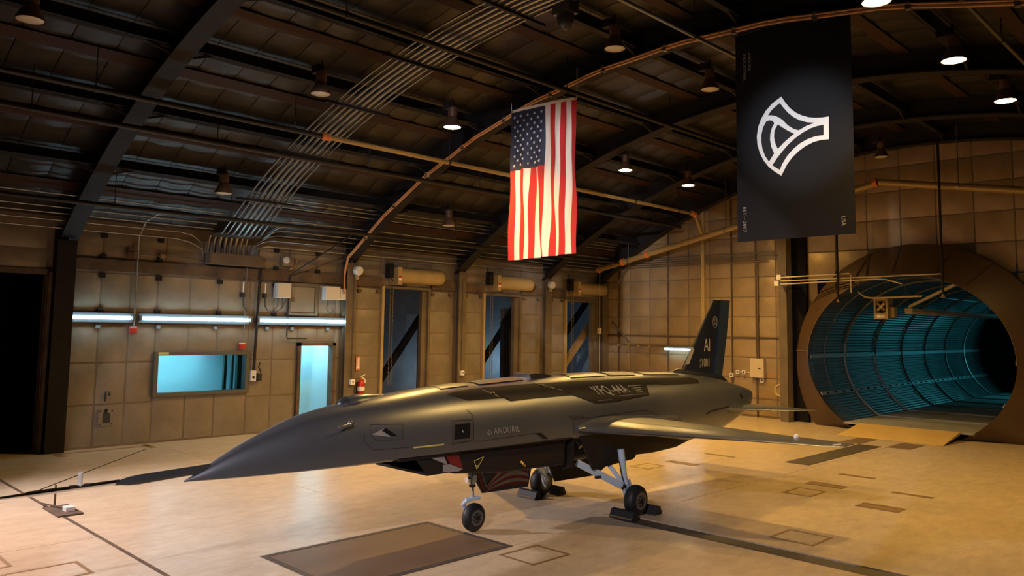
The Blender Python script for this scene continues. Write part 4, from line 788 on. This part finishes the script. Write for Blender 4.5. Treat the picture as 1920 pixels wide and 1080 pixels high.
# dark camouflage band with the type number
decal('camouflage_band', [(5.578,1.59),(5.811,1.518),(6.332,1.521),(6.405,1.481),(6.748,1.494),(7.578,1.504),(7.84,1.381),(8.185,1.382),(8.207,1.423),(9.004,1.428),(9.05,1.562),(9.341,1.556),(9.446,1.538),(10.494,1.524),(10.55,1.575),(10.4,1.608),(9.285,1.637),(7.908,1.653),(6.951,1.652),(6.514,1.643),(6.111,1.634),(5.8,1.615)], 'skin_dark', .005, 4)
dtext('YFQ-44A', 7.92, 8.62, 1.462, 1.588, 'mark', shear=-.10, slope=.002)
for k, (a, b) in enumerate(((8.62, 8.92), (8.70, 8.90), (8.74, 8.87), (8.745, 8.875))): dline('small_lettering', [(a, 1.562-.028*k), (b, 1.562-.028*k)], .009, 'mark_faint', .006)
dline('pinstripe', [(7.88, 1.413), (8.15, 1.418)], .004, 'mark_faint', .006); dline('pinstripe', [(8.3, 1.452), (8.95, 1.452)], .004, 'mark_faint', .006)
decal('window_frame', [(5.49,1.117),(5.755,1.117),(5.775,1.308),(5.508,1.314)], 'skin2', .003, 2)
decal('sensor_window', [(5.512,1.142),(5.717,1.142),(5.743,1.294),(5.543,1.291)], 'void', .006, 2)
dline('painted_glint', [(5.625, 1.225), (5.635, 1.205)], .012, 'mark', .009)  # highlight painted on the sensor window as a pale dash
dline('panel_line', [(5.48,1.10),(5.77,1.11),(5.80,1.372),(5.742,1.429)]); dline('panel_line', [(5.50,1.33),(5.78,1.325)])
decal('scoop_ramp', [(4.557,1.258),(4.70,1.308),(4.80,1.222),(4.74,1.226)], 'mark_faint', .004, 2)
decal('scoop_opening', [(4.672,1.287),(4.714,1.313),(4.828,1.232),(4.765,1.226)], 'void', .008, 2)
dline('panel_line', [(4.545,1.26),(4.559,1.352),(4.916,1.336),(4.89,1.19),(4.60,1.205),(4.545,1.26)], .004)
dline('panel_line', [(4.49,1.27),(4.475,1.2),(4.568,1.115),(5.0,1.108)], .004)
decal('yellow_bar', [(5.012,1.094),(5.381,1.095),(5.381,1.110),(5.012,1.109)], 'yellowmark', .005, 2)
dtext('ANDURIL', 6.055, 6.44, 1.152, 1.218, 'mark_faint')
dline('emblem', [(5.99,1.205),(5.955,1.165),(5.995,1.152),(6.03,1.165),(5.99,1.205)], .008, 'mark_faint', .005); dline('emblem', [(5.97,1.175),(6.01,1.165)], .006, 'mark_faint', .005)
dline('panel_line', [(5.79,1.095),(6.703,1.116),(6.789,1.109)], .004); decal('dark_chevron', [(6.70,1.116),(6.789,1.112),(6.90,1.035),(6.82,1.04)], 'skin_dark', .004, 2)
dline('panel_line', [(7.348,1.05),(7.345,1.222),(7.6,1.225),(8.763,1.248),(8.884,1.233),(9.45,1.06)], .006)
dline('panel_line', [(9.45,1.06),(9.60,1.085),(9.70,1.05)], .004)
for k in range(5): dline('vent_slot', [(7.285+.055*k,1.275-.003*k),(7.334+.055*k,1.234-.002*k)], .012)
for k in range(8): dline('rivet', [(4.40+.012*k, 1.18-.03*k), (4.404+.012*k, 1.176-.03*k)], .006, 'mark_faint')
decal('tail_patch', [(11.72,1.30),(11.78,1.32),(11.83,1.235),(11.78,1.225)], 'skin_dark', .004, 2)
dline('panel_line', [(10.42,1.08),(10.55,1.115),(11.25,1.14)], .022, 'skin_dark', .005)
# sensor window, scoop, markings
# cockpit-less nose details
obj('sensor_hump', G().loft([[(AXC+.13*wd*math.cos(a), y, sta(y)[1]-.03+(.03+h)*max(0, math.sin(a))-.03*max(0, -math.sin(a))) for a in [2*PI*k/18 for k in range(18)]] for y, wd, h in ((4.40, .12, .004), (4.43, .55, .03), (4.50, .8, .055), (4.6, .85, .06), (4.72, .7, .045), (4.85, .4, .02), (4.95, .1, .002))]), 'skin', fus, smooth=True)
obj('hump_window', G().loft([[(AXC+.12*wd*math.cos(a), y, sta(y)[1]-.03+(.033+h)*max(0, math.sin(a))) for a in [PI*k/12 for k in range(13)]] for y, wd, h in ((4.415, .5, .02), (4.45, .72, .042), (4.485, .84, .055))], closed=False), 'plastic', fus, smooth=True)
obj('spine_scoop', G().loft([[(AXC+b, y, z) for b, z in ((-hw_, z0), (hw_, z0), (hw_*.9, z1), (-hw_*.9, z1))] for y, hw_, z0, z1 in ((7.02, .15, 1.69, 1.752), (7.12, .15, 1.69, 1.762), (7.35, .13, 1.69, 1.738), (7.55, .08, 1.69, 1.712))]), 'plastic', fus)
for y0_, y1_, hw_, h_ in ((5.6, 6.0, .16, .008), (6.15, 6.9, .17, .012), (7.7, 8.4, .22, .010), (8.5, 9.1, .22, .012), (9.3, 10.2, .2, .010)):
    obj('spine_panel', G().loft([[(AXC+q*hw_, y, sta(y)[2]+(sta(y)[1]-sta(y)[2])*(1-min(1, abs(q)*hw_/sta(y)[0])**ne(y))**(1/ne(y))+h_) for q in (-1, -.75, -.5, -.25, 0, .25, .5, .75, 1)] for y in [y0_+(y1_-y0_)*i/5 for i in range(6)]], closed=False), 'skin', fus, smooth='all', flip=False)
obj('spine_plate', G().loft([[(AXC+q*.1, y, sta(y)[1]-.02+.028*(1-q*q*.3)) for q in (-1, -.5, 0, .5, 1)] for y in (5.75, 5.85, 6.0)], closed=False), 'yellowmark', fus, flip=False)
pb_ = obj('air_data_probe', G().tube([(AXC+skin_b(4.36, 1.37)-.01, 4.36, 1.37), (AXC+skin_b(4.36, 1.37)+.06, 4.33, 1.37), (AXC+skin_b(4.2, 1.35)+.09, 4.20, 1.355)], [.018, .016, .008], 8), 'skin', fus, smooth=True)
obj('probe_base', G().lathe((AXC+skin_b(4.37, 1.37)-.02, 4.37, 1.37), (1, -.2, 0), [(0, .034), (.03, .034), (.04, .02)], 12), 'rimgrey', fus)

# nose boom
bo = obj('nose_boom', G().lathe((AXC, 3.15, 1.058), (0, -1, -.045), [(0, .036), (.62, .040), (.70, .034), (.76, .022), (.80, .018)], 16), 'probe', jet, smooth=True)
obj('boom_tube', G().lathe((AXC, 2.36, 1.030), (0, -1, -.02), [(0, .019), (.62, .022), (.64, .015), (.80, .012), (.84, .003)], 14), 'chrome', bo, smooth=True)
obj('boom_collar', G().lathe((AXC, 2.38, 1.031), (0, -1, -.02), [(0, .019), (.03, .019)], 12), 'steel', bo)
obj('boom_vane', G().lathe((AXC, 2.09, 1.035), (0, 0, 1), [(0, .02), (.012, .028), (.014, .018), (.085, .018), (.088, .02), (.10, .02)], 12), 'whitebox', bo, smooth=True)
obj('boom_bracket', B(AXC-.02, AXC+.02, 2.02, 2.16, 1.028, 1.046), 'steel', bo)

# wings
def foil(n_=14, th=.1):
    up = []; xs = [(1-math.cos(PI*i/n_))/2 for i in range(n_+1)]
    T = lambda x: 5*th*(.2969*math.sqrt(x)-.126*x-.3516*x*x+.2843*x**3-.1030*x**4)
    cam_ = lambda x: .012*math.sin(PI*x)
    return [(x, cam_(x)+T(x)) for x in reversed(xs)]+[(x, cam_(x)-T(x)) for x in xs[1:-1]]
def lift_surface(name, secs, m, parent, side, smooth=40, n_=14):        # secs: b, le, te, z, thickness
    rings = [[(AXC+side*b, le+(te-le)*x, z+(te-le)*zz) for x, zz in foil(n_, th)] for b, le, te, z, th in secs]
    return obj(name, G().loft(rings), m, parent, smooth=smooth)
WING = [(.30, 7.15, 9.25, 1.10, .115), (.50, 7.36, 9.2, 1.10, .115), (.62, 7.50, 9.17, 1.10, .11), (.85, 7.62, 9.16, 1.098, .10), (1.5, 7.95, 9.16, 1.088, .085), (2.3, 8.36, 9.17, 1.072, .07), (3.0, 8.70, 9.185, 1.058, .058), (3.12, 8.78, 9.19, 1.056, .05), (3.17, 8.86, 9.19, 1.055, .03)]
def wing_pt(b, x, off=.003):
    for a, c in zip(WING, WING[1:]):
        if a[0] <= b <= c[0]: break
    t = (b-a[0])/(c[0]-a[0]); le, te, z, th = [a[k]+(c[k]-a[k])*t for k in (1, 2, 3, 4)]
    T = 5*th*(.2969*math.sqrt(x)-.126*x-.3516*x*x+.2843*x**3-.1030*x**4)+.012*math.sin(PI*x)
    return (AXC+b, le+(te-le)*x, z+(te-le)*T+off)
wings = [lift_surface('wing', WING, 'skin', jet, s_) for s_ in (1, -1)]
wings[0]['label'] = 'near wing reaching out under the yellow lamps'
def wline(pts, wd=.012, m='line'):
    g = G(); dense = []
    for (b, x), (d, e) in zip(pts, pts[1:]): dense += [(b+(d-b)*i/14, x+(e-x)*i/14) for i in range(14)]
    dense.append(pts[-1]); P_ = [Vector(wing_pt(b, x)) for b, x in dense]; L_ = []
    for i, p in enumerate(P_):
        d = (P_[min(i+1, len(P_)-1)]-P_[max(i-1, 0)]).normalized(); s_ = d.cross(Vector((0, 0, 1)))*wd/2; L_ += [p-s_, p+s_]
    g.add(L_, [(2*i, 2*i+1, 2*i+3, 2*i+2) for i in range(len(P_)-1)]); obj('panel_line', g, m, wings[0], flip=False)
def wpatch(poly, m, nm='wing_panel'):
    g = G(); (b0, b1, f0, f1) = poly; nb = 12; nf = 8; vs = [wing_pt(b0+(b1-b0)*i/nb, f0(i/nb)+(f1(i/nb)-f0(i/nb))*j/nf, .0025) for i in range(nb+1) for j in range(nf+1)]
    g.add(vs, [(i*(nf+1)+j, (i+1)*(nf+1)+j, (i+1)*(nf+1)+j+1, i*(nf+1)+j+1) for i in range(nb) for j in range(nf)]); obj(nm, g, m, wings[0], flip=False, smooth='all')
wpatch((.72, 1.75, lambda t: .20+.05*t, lambda t: .68-.22*t*t), 'skin_dark2', 'wing_panel')
wline([(.7, .74), (2.35, .70), (2.36, 1.0)]); wline([(2.4, .66), (2.95, .63)]); wline([(2.95, .6), (2.96, 1.0)]); wline([(1.9, .5), (2.5, .45)], .008)
wl = obj('wing_light', G().lathe(wing_pt(2.62, .55), (0, 0, 1), [(0, .03), (.02, .03), (.045, .012)], 12), 'label_white', wings[0]); 
obj('wing_tip_light', G().tube([wing_pt(3.08, .08), wing_pt(3.12, .3)], .008, 6), 'label_white', wings[0])
# wing root fairing on the near side
def fairing(side):
    rings = []
    for i in range(19):
        t = i/18; y = 7.40+2.3*t; k = math.sin(PI*min(1, .03+t*.99))**.4*(1-.35*t); bo_ = skin_b(y, 1.12); wd = .10*k+.004; ht = .13*k+.004
        rings.append([(AXC+side*(bo_-.12+(.12+wd)*math.cos(a)), y, 1.10+ht*math.sin(a)) for a in [-PI/2+PI*q/12 for q in range(13)]])
    return obj('wing_fairing', G().loft(rings), 'skin', jet, smooth=50)
fairing(1); fairing(-1)
# tail surfaces
STAB = [(.20, 11.0, 12.36, 1.10, .075), (.38, 11.14, 12.36, 1.10, .075), (.8, 11.54, 12.33, 1.098, .07), (1.25, 11.96, 12.30, 1.096, .06), (1.36, 12.10, 12.29, 1.095, .04), (1.39, 12.18, 12.28, 1.095, .02)]
stabs = [lift_surface('tailplane', STAB, 'skin', jet, s_) for s_ in (1, -1)]
def fin_ring(z, le, te, th): return [(AXC+zz*(te-le), le+(te-le)*x, z) for x, zz in [(x, zz-.012*math.sin(PI*x)) for x, zz in foil(14, th)]]
FIN = [(1.50, 10.30, 11.62, .10), (1.64, 10.46, 11.60, .095), (1.72, 10.58, 11.615, .09), (1.9, 10.735, 11.655, .085), (2.4, 11.16, 11.765, .075), (2.80, 11.51, 11.855, .06), (2.825, 11.535, 11.86, .03)]
obj('fin_fillet', G().loft([[(AXC+b*math.cos(a), y, sta(y)[1]-.06+h*max(0, math.sin(a))) for a in [2*PI*k/16 for k in range(16)]] for y, b, h in ((10.05, .01, .065), (10.3, .05, .085), (10.45, .07, .13), (10.8, .11, .14), (11.3, .12, .15), (11.75, .10, .16), (11.95, .05, .10))]), 'fin', jet, smooth=50)
fin = obj('fin', G().loft([fin_ring(*r_) for r_ in FIN]), 'fin', jet, smooth=40)
fin['label'] = 'dark blue tail fin'
rud = obj('rudder', G().loft([[(AXC+q*th, y, z) for q, y in ((1, y0_), (.25, y1_), (-.25, y1_), (-1, y0_))] for z, y0_, y1_, th in ((1.58, 11.48, 11.77, .045), (2.2, 11.615, 11.93, .033), (2.825, 11.745, 12.06, .02))]), 'rudder', jet)
def fin_w(y, z):                                 # half thickness of the fin
    for a, c in zip(FIN, FIN[1:]):
        if a[0] <= z <= c[0]: break
    t = (z-a[0])/(c[0]-a[0]); le, te, th = [a[k]+(c[k]-a[k])*t for k in (1, 2, 3)]; x = min(max((y-le)/(te-le), .001), 1)
    return (te-le)*5*th*(.2969*math.sqrt(x)-.126*x-.3516*x*x+.2843*x**3-.1030*x**4)
def ftext(body, y0, y1, z0, z1, m, nm='lettering'):
    vs, fs = text2d(body); uv = fit2d(vs, y0, y1, z0, z1); obj(nm, G().add([(AXC+fin_w(y, z)+.006, y, z) for y, z in uv], fs), m, fin, flip=False)
ftext('AI', 11.16, 11.36, 1.985, 2.185, 'mark'); ftext('1001', 11.10, 11.335, 1.735, 1.875, 'mark'); ftext('AF', 11.02, 11.075, 1.81, 1.87, 'mark_faint'); ftext('24', 11.02, 11.075, 1.735, 1.795, 'mark_faint')
for r_, r2_ in ((.075, .066), (.04, .033)):
    n_ = 24; obj('emblem', G().add([(AXC+fin_w(11.55, 2.46)+.005, 11.545+q*math.cos(a), 2.46+1.25*q*math.sin(a)) for a in [2*PI*k/n_ for k in range(n_)] for q in (r_, r2_)], [(2*k, 2*k+1, (2*k+3) % (2*n_), (2*k+2) % (2*n_)) for k in range(n_)]), 'mark_faint', fin, flip=False)
for dx in (-.028, .028): obj('emblem', G().add([(AXC+fin_w(11.55, 2.46)+.006, 11.545+dx+a, 2.46+b) for a, b in ((-.012, -.03), (.012, -.045), (.014, .07), (-.010, .06))], [(0, 1, 2, 3)]), 'mark_faint', fin, flip=False)
obj('fin_cap', B(AXC-.015, AXC+.015, 11.56, 11.70, 2.826, 2.838), 'yellowmark', fin)
obj('leading_edge_panel', G().add([(AXC+fin_w(y, z)+.004, y, z) for y, z in ((10.64, 1.78), (10.73, 1.79), (10.90, 2.02), (10.86, 2.06), (10.83, 2.04))], [(0, 1, 2, 3, 4)]), 'mark_faint', fin, flip=False)
# belly: intake nacelle
def nac(y, hw_, z0, z1, r_=.06):
    pts = []
    for cx, cz, a0 in ((hw_-r_, z0+r_, -PI/2), (hw_-.02, z1-.02, 0), (-hw_+.02, z1-.02, PI/2), (-hw_+r_, z0+r_, PI)):
        rr_ = r_ if cz < (z0+z1)/2 else .02
        for q in range(5): a = a0+PI/2*q/4; pts.append((AXC+cx+rr_*math.cos(a), y, cz+rr_*math.sin(a)))
    return pts
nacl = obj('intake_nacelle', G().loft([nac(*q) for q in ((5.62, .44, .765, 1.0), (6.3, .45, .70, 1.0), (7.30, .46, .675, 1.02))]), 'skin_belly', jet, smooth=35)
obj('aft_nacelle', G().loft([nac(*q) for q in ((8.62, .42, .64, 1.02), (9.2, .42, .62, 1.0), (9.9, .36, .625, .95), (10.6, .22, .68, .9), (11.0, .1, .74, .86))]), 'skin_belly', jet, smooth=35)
obj('gear_bay', G().loft([nac(*q) for q in ((7.28, .26, .66, 1.02), (8.64, .26, .64, 1.02))]), 'plastic', jet)
obj('splitter_plate', G().prism([(AXC+b, y, 1.0) for b, y in ((.44, 4.86), (.46, 5.65), (-.46, 5.65), (-.44, 4.86), (0, 4.7))], (0, 0, -.025)), 'skin_dark', jet)
# intake lip: open box with painted inside
obj('intake_lip', G().loft([[(AXC+b, y+dy, z) for b, dy, z in ((.43, -.0, .985), (.44, .14, .80), (-.44, .14, .80), (-.43, 0, .985), (-.41, 0, .985), (-.415, .14, .825), (.415, .14, .825), (.41, 0, .985))] for y in (5.06, 5.64)]), 'skin_belly', jet)
obj('intake_art', G().add([(AXC+.444, y, z) for y, z in ((5.24, .975), (5.42, .975), (5.47, .88))], [(0, 1, 2)]), 'art_white', jet, flip=False)
obj('intake_art', G().add([(AXC+.4445, y, z) for y, z in ((5.44, .975), (5.62, .97), (5.68, .82), (5.50, .89))], [(0, 1, 2, 3)]), 'art_red', jet, flip=False)
obj('intake_art', G().add([(AXC+.4475, y, z) for y, z in ((5.40, .815), (5.40, .89), (5.50, .885), (5.68, .815), (5.62, .80))], [(0, 1, 2, 3, 4)]), 'art_white', jet, flip=False)
obj('intake_throat', B(AXC-.40, AXC+.40, 5.50, 5.56, .83, .99), 'void', jet)
def belly_mark(y0_, z0_, pts, wd=.007, m='yellowmark', x_=.458):
    g = G()
    for (a, b), (c, d) in zip(pts, pts[1:]): g.bar((AXC+x_, y0_+a, z0_+b), (AXC+x_, y0_+c, z0_+d), wd, .002, (1, 0, 0))
    obj('marking', g, m, nacl)
belly_mark(5.83, .855, [(0, .03), (.14, .06), (.04, -.06), (0, .03)]); belly_mark(5.86, .83, [(0, 0), (.03, 0)], .012)
obj('drain_fitting', G().tube([(AXC+.452, 6.55, .80), (AXC+.475, 6.56, .78), (AXC+.475, 6.60, .75)], .014, 6), 'brass', nacl)
# painted nose gear door and the dark main gear door on the centreline
ngd = obj('nose_gear_door', G().prism([(AXC-.06, y, z) for y, z in ((6.24, .68), (6.45, .385), (7.22, .362), (7.30, .68))], (-.02, 0, 0)), 'art_blue', jet)
def art(poly, m): obj('painted_stripe', G().add([(AXC-.056, y, z) for y, z in poly], [tuple(range(len(poly)))]), m, ngd, flip=False)
def wave(k0, k1, m):
    a = []; b = []
    for i in range(15):
        t = i/14; y = 6.50+.72*t; f = lambda k: .385-.02*t+(.06+.10*k)*math.sin(PI*min(1, t*.62+.08))**1.2*(1+.2*k)-.02*t
        a.append((y, min(.675, f(k0)))); b.append((y, min(.675, f(k1))))
    g = G(); g.add([(AXC-.056, y, z) for y, z in a+b], [(i, i+1, 15+i+1, 15+i) for i in range(14)]); obj('painted_stripe', g, m, ngd, flip=False)
for k in range(7): wave(k*.3, k*.3+.3, 'art_red' if k % 2 == 0 else 'art_white')
art([(6.33, .67), (6.37, .67), (6.50, .39), (6.46, .39)], 'art_red'); art([(6.40, .67), (6.415, .67), (6.535, .39), (6.52, .39)], 'art_white')
obj('main_gear_door', G().prism([(AXC-.06, y, z) for y, z in ((7.55, .68), (7.72, .36), (8.55, .342), (9.15, .60), (9.1, .68))], (-.02, 0, 0)), 'skin_dark', jet)
# hinged outer main gear doors
for s_ in (1, -1):
    obj('main_gear_door', G().prism([(AXC+s_*.52, y, z) for y, z in ((7.48, 1.02), (7.74, .585), (8.56, .63), (8.62, .66), (8.64, 1.0))], (s_*.03, 0, 0)), 'skin_dark', jet)
    obj('door_bulkhead', G().prism([(AXC+s_*b, 7.40, z) for b, z in ((.42, 1.0), (.50, .98), (.50, .64), (.30, .60))], (0, .03, 0)), 'skin_belly', jet)
# landing gear
def wheel(x, y, r_, wd, side, nm='wheel'):
    t = obj(nm, G().lathe((x-wd/2, y, r_), (1, 0, 0), [(0, r_*.58), (wd*.06, r_*.80), (wd*.2, r_*.95), (wd*.38, r_), (wd*.62, r_), (wd*.8, r_*.95), (wd*.94, r_*.80), (wd, r_*.58)], 36), 'tyre', jet, smooth=50)
    for s_ in (1, -1):
        xx = x+s_*wd/2
        obj('rim', G().lathe((xx-s_*.012, y, r_), (s_, 0, 0), [(0, r_*.58), (.014, r_*.56), (.014, r_*.40), (.0, r_*.37)], 28, cap=False), 'rimgrey', t, smooth=True, flip=False)
        obj('hub', G().lathe((xx-s_*.014, y, r_), (s_, 0, 0), [(0, r_*.38), (.004, r_*.38), (.006, r_*.2), (.03, r_*.16), (.034, r_*.06)], 20), 'steel', t, smooth=30)
        for q in range(8):
            a = 2*PI*q/8; obj('spoke', G().bar((xx+s_*.0, y+r_*.15*math.cos(a), r_+r_*.15*math.sin(a)), (xx-s_*.004, y+r_*.40*math.cos(a), r_+r_*.40*math.sin(a)), .012, .012), 'rimgrey', t)
    return t
wheel(AXC+.01, 6.25, .157, .12, 1)
ng = obj('nose_gear_strut', G().tube([(AXC, 6.22, .72), (AXC, 6.23, .50)], .034, 12), 'gearwhite', jet, smooth=True)
obj('shock_piston', G().tube([(AXC, 6.23, .50), (AXC, 6.24, .365)], .019, 12), 'chrome', ng, smooth=True); obj('steering_unit', G().lathe((AXC, 6.225, .56), (0, 0, 1), [(0, .04), (.01, .055), (.07, .055), (.09, .035)], 14), 'gearwhite', ng, smooth=True); obj('taxi_light', G().lathe((AXC+.02, 6.16, .59), (0, -1, 0), [(0, .03), (.04, .034)], 14), 'chrome', ng); obj('strut_collar', G().lathe((AXC, 6.23, .49), (0, 0, 1), [(0, .02), (.01, .04), (.03, .04)], 12), 'black', ng)
obj('wheel_fork', G().tube([(AXC+.02, 6.33, .365), (AXC, 6.24, .365), (AXC-.02, 6.17, .355), (AXC-.075, 6.16, .30), (AXC-.078, 6.22, .20), (AXC-.078, 6.25, .157)], [.022, .026, .028, .024, .022, .02], 8), 'gearwhite', ng, smooth=True); obj('axle', G().tube([(AXC-.09, 6.25, .157), (AXC+.06, 6.25, .157)], .016, 8), 'rimgrey', ng); obj('hydraulic_line', G().tube([(AXC+.03, 6.20, .66), (AXC+.05, 6.17, .56), (AXC+.035, 6.2, .46)], .006, 5), 'black', ng)
def main_gear(s_):
    X = lambda b: AXC+s_*b
    wheel(X(.80), 8.27, .188, .17, s_)
    st = obj('main_gear_strut', G().tube([(X(.62), 8.20, .80), (X(.66), 8.22, .45), (X(.69), 8.24, .33)], [.045, .04, .034], 12), 'gearwhite', jet, smooth=True)
    obj('trailing_arm', G().bar((X(.69), 8.17, .36), (X(.69), 8.27, .17), .05, .06), 'gearwhite', st); obj('axle', G().tube([(X(.66), 8.27, .188), (X(.80), 8.27, .188)], .026, 10), 'rimgrey', st)
    obj('drag_brace', G().bar((X(.40), 7.60, .66), (X(.66), 8.16, .35), .05, .07), 'gearwhite', st); obj('brace_rail', G().bar((X(.42), 7.60, .70), (X(.67), 8.15, .40), .016, .02), 'whitebox', st)
    obj('side_brace', G().bar((X(.40), 8.02, .78), (X(.65), 8.20, .38), .04, .05), 'gearwhite', st); obj('pivot_bolt', G().lathe((X(.70), 8.16, .36), (s_, 0, 0), [(0, .022), (.02, .022)], 10), 'black', st); obj('pivot_bolt', G().lathe((X(.70), 8.12, .34), (s_, 0, 0), [(0, .016), (.02, .016)], 10), 'black', st)
    obj('hydraulic_line', G().tube([(X(.64), 8.14, .66), (X(.68), 8.14, .5), (X(.69), 8.2, .34)], .007, 5), 'black', st); obj('torque_link', G().bar((X(.69), 8.28, .42), (X(.69), 8.34, .28), .03, .015), 'gearwhite', st)
    obj('brace_bracket', B(min(X(.52), X(.56)), max(X(.52), X(.56)), 7.80, 7.98, .47, .50), 'steel', st)
main_gear(1); main_gear(-1)
obj('gear_actuator', G().tube([(AXC+.30, 7.62, .95), (AXC+.44, 7.62, .86)], .03, 10), 'chrome', jet); obj('gear_actuator', G().tube([(AXC+.2, 7.66, .70), (AXC-.1, 7.9, .5)], .025, 8), 'gearwhite', jet)
obj('door_link', G().tube([(AXC-.02, 7.42, .50), (AXC-.02, 7.46, .38), (AXC-.02, 7.50, .33)], .016, 8), 'gearwhite', jet)
# chocks
def chock(name, x, y, lab, flipd=1):
    t = thing(name, (x, y, 0), lab, 'wheel chock', 'wheel chocks'); obj('wedge', G().loft([[(xx, y+flipd*dy, z) for dy, z in ((-.07, 0), (.09, 0), (.05, .10), (.0, .11))] for xx in (x-.17, x+.17)]), 'black', t); obj('tread_strip', B(x-.17, x+.17, min(y+flipd*.085, y+flipd*.095), max(y+flipd*.085, y+flipd*.095), .02, .035), 'outline', t)
chock('wheel_chock', AXC+.80, 8.04, 'black chock in front of the near main wheel', -1); chock('wheel_chock', AXC+.80, 8.51, 'black chock behind the near main wheel')
chock('wheel_chock', AXC-.80, 8.04, 'black chock in front of the far main wheel', -1); chock('wheel_chock', AXC-.80, 8.51, 'black chock behind the far main wheel')
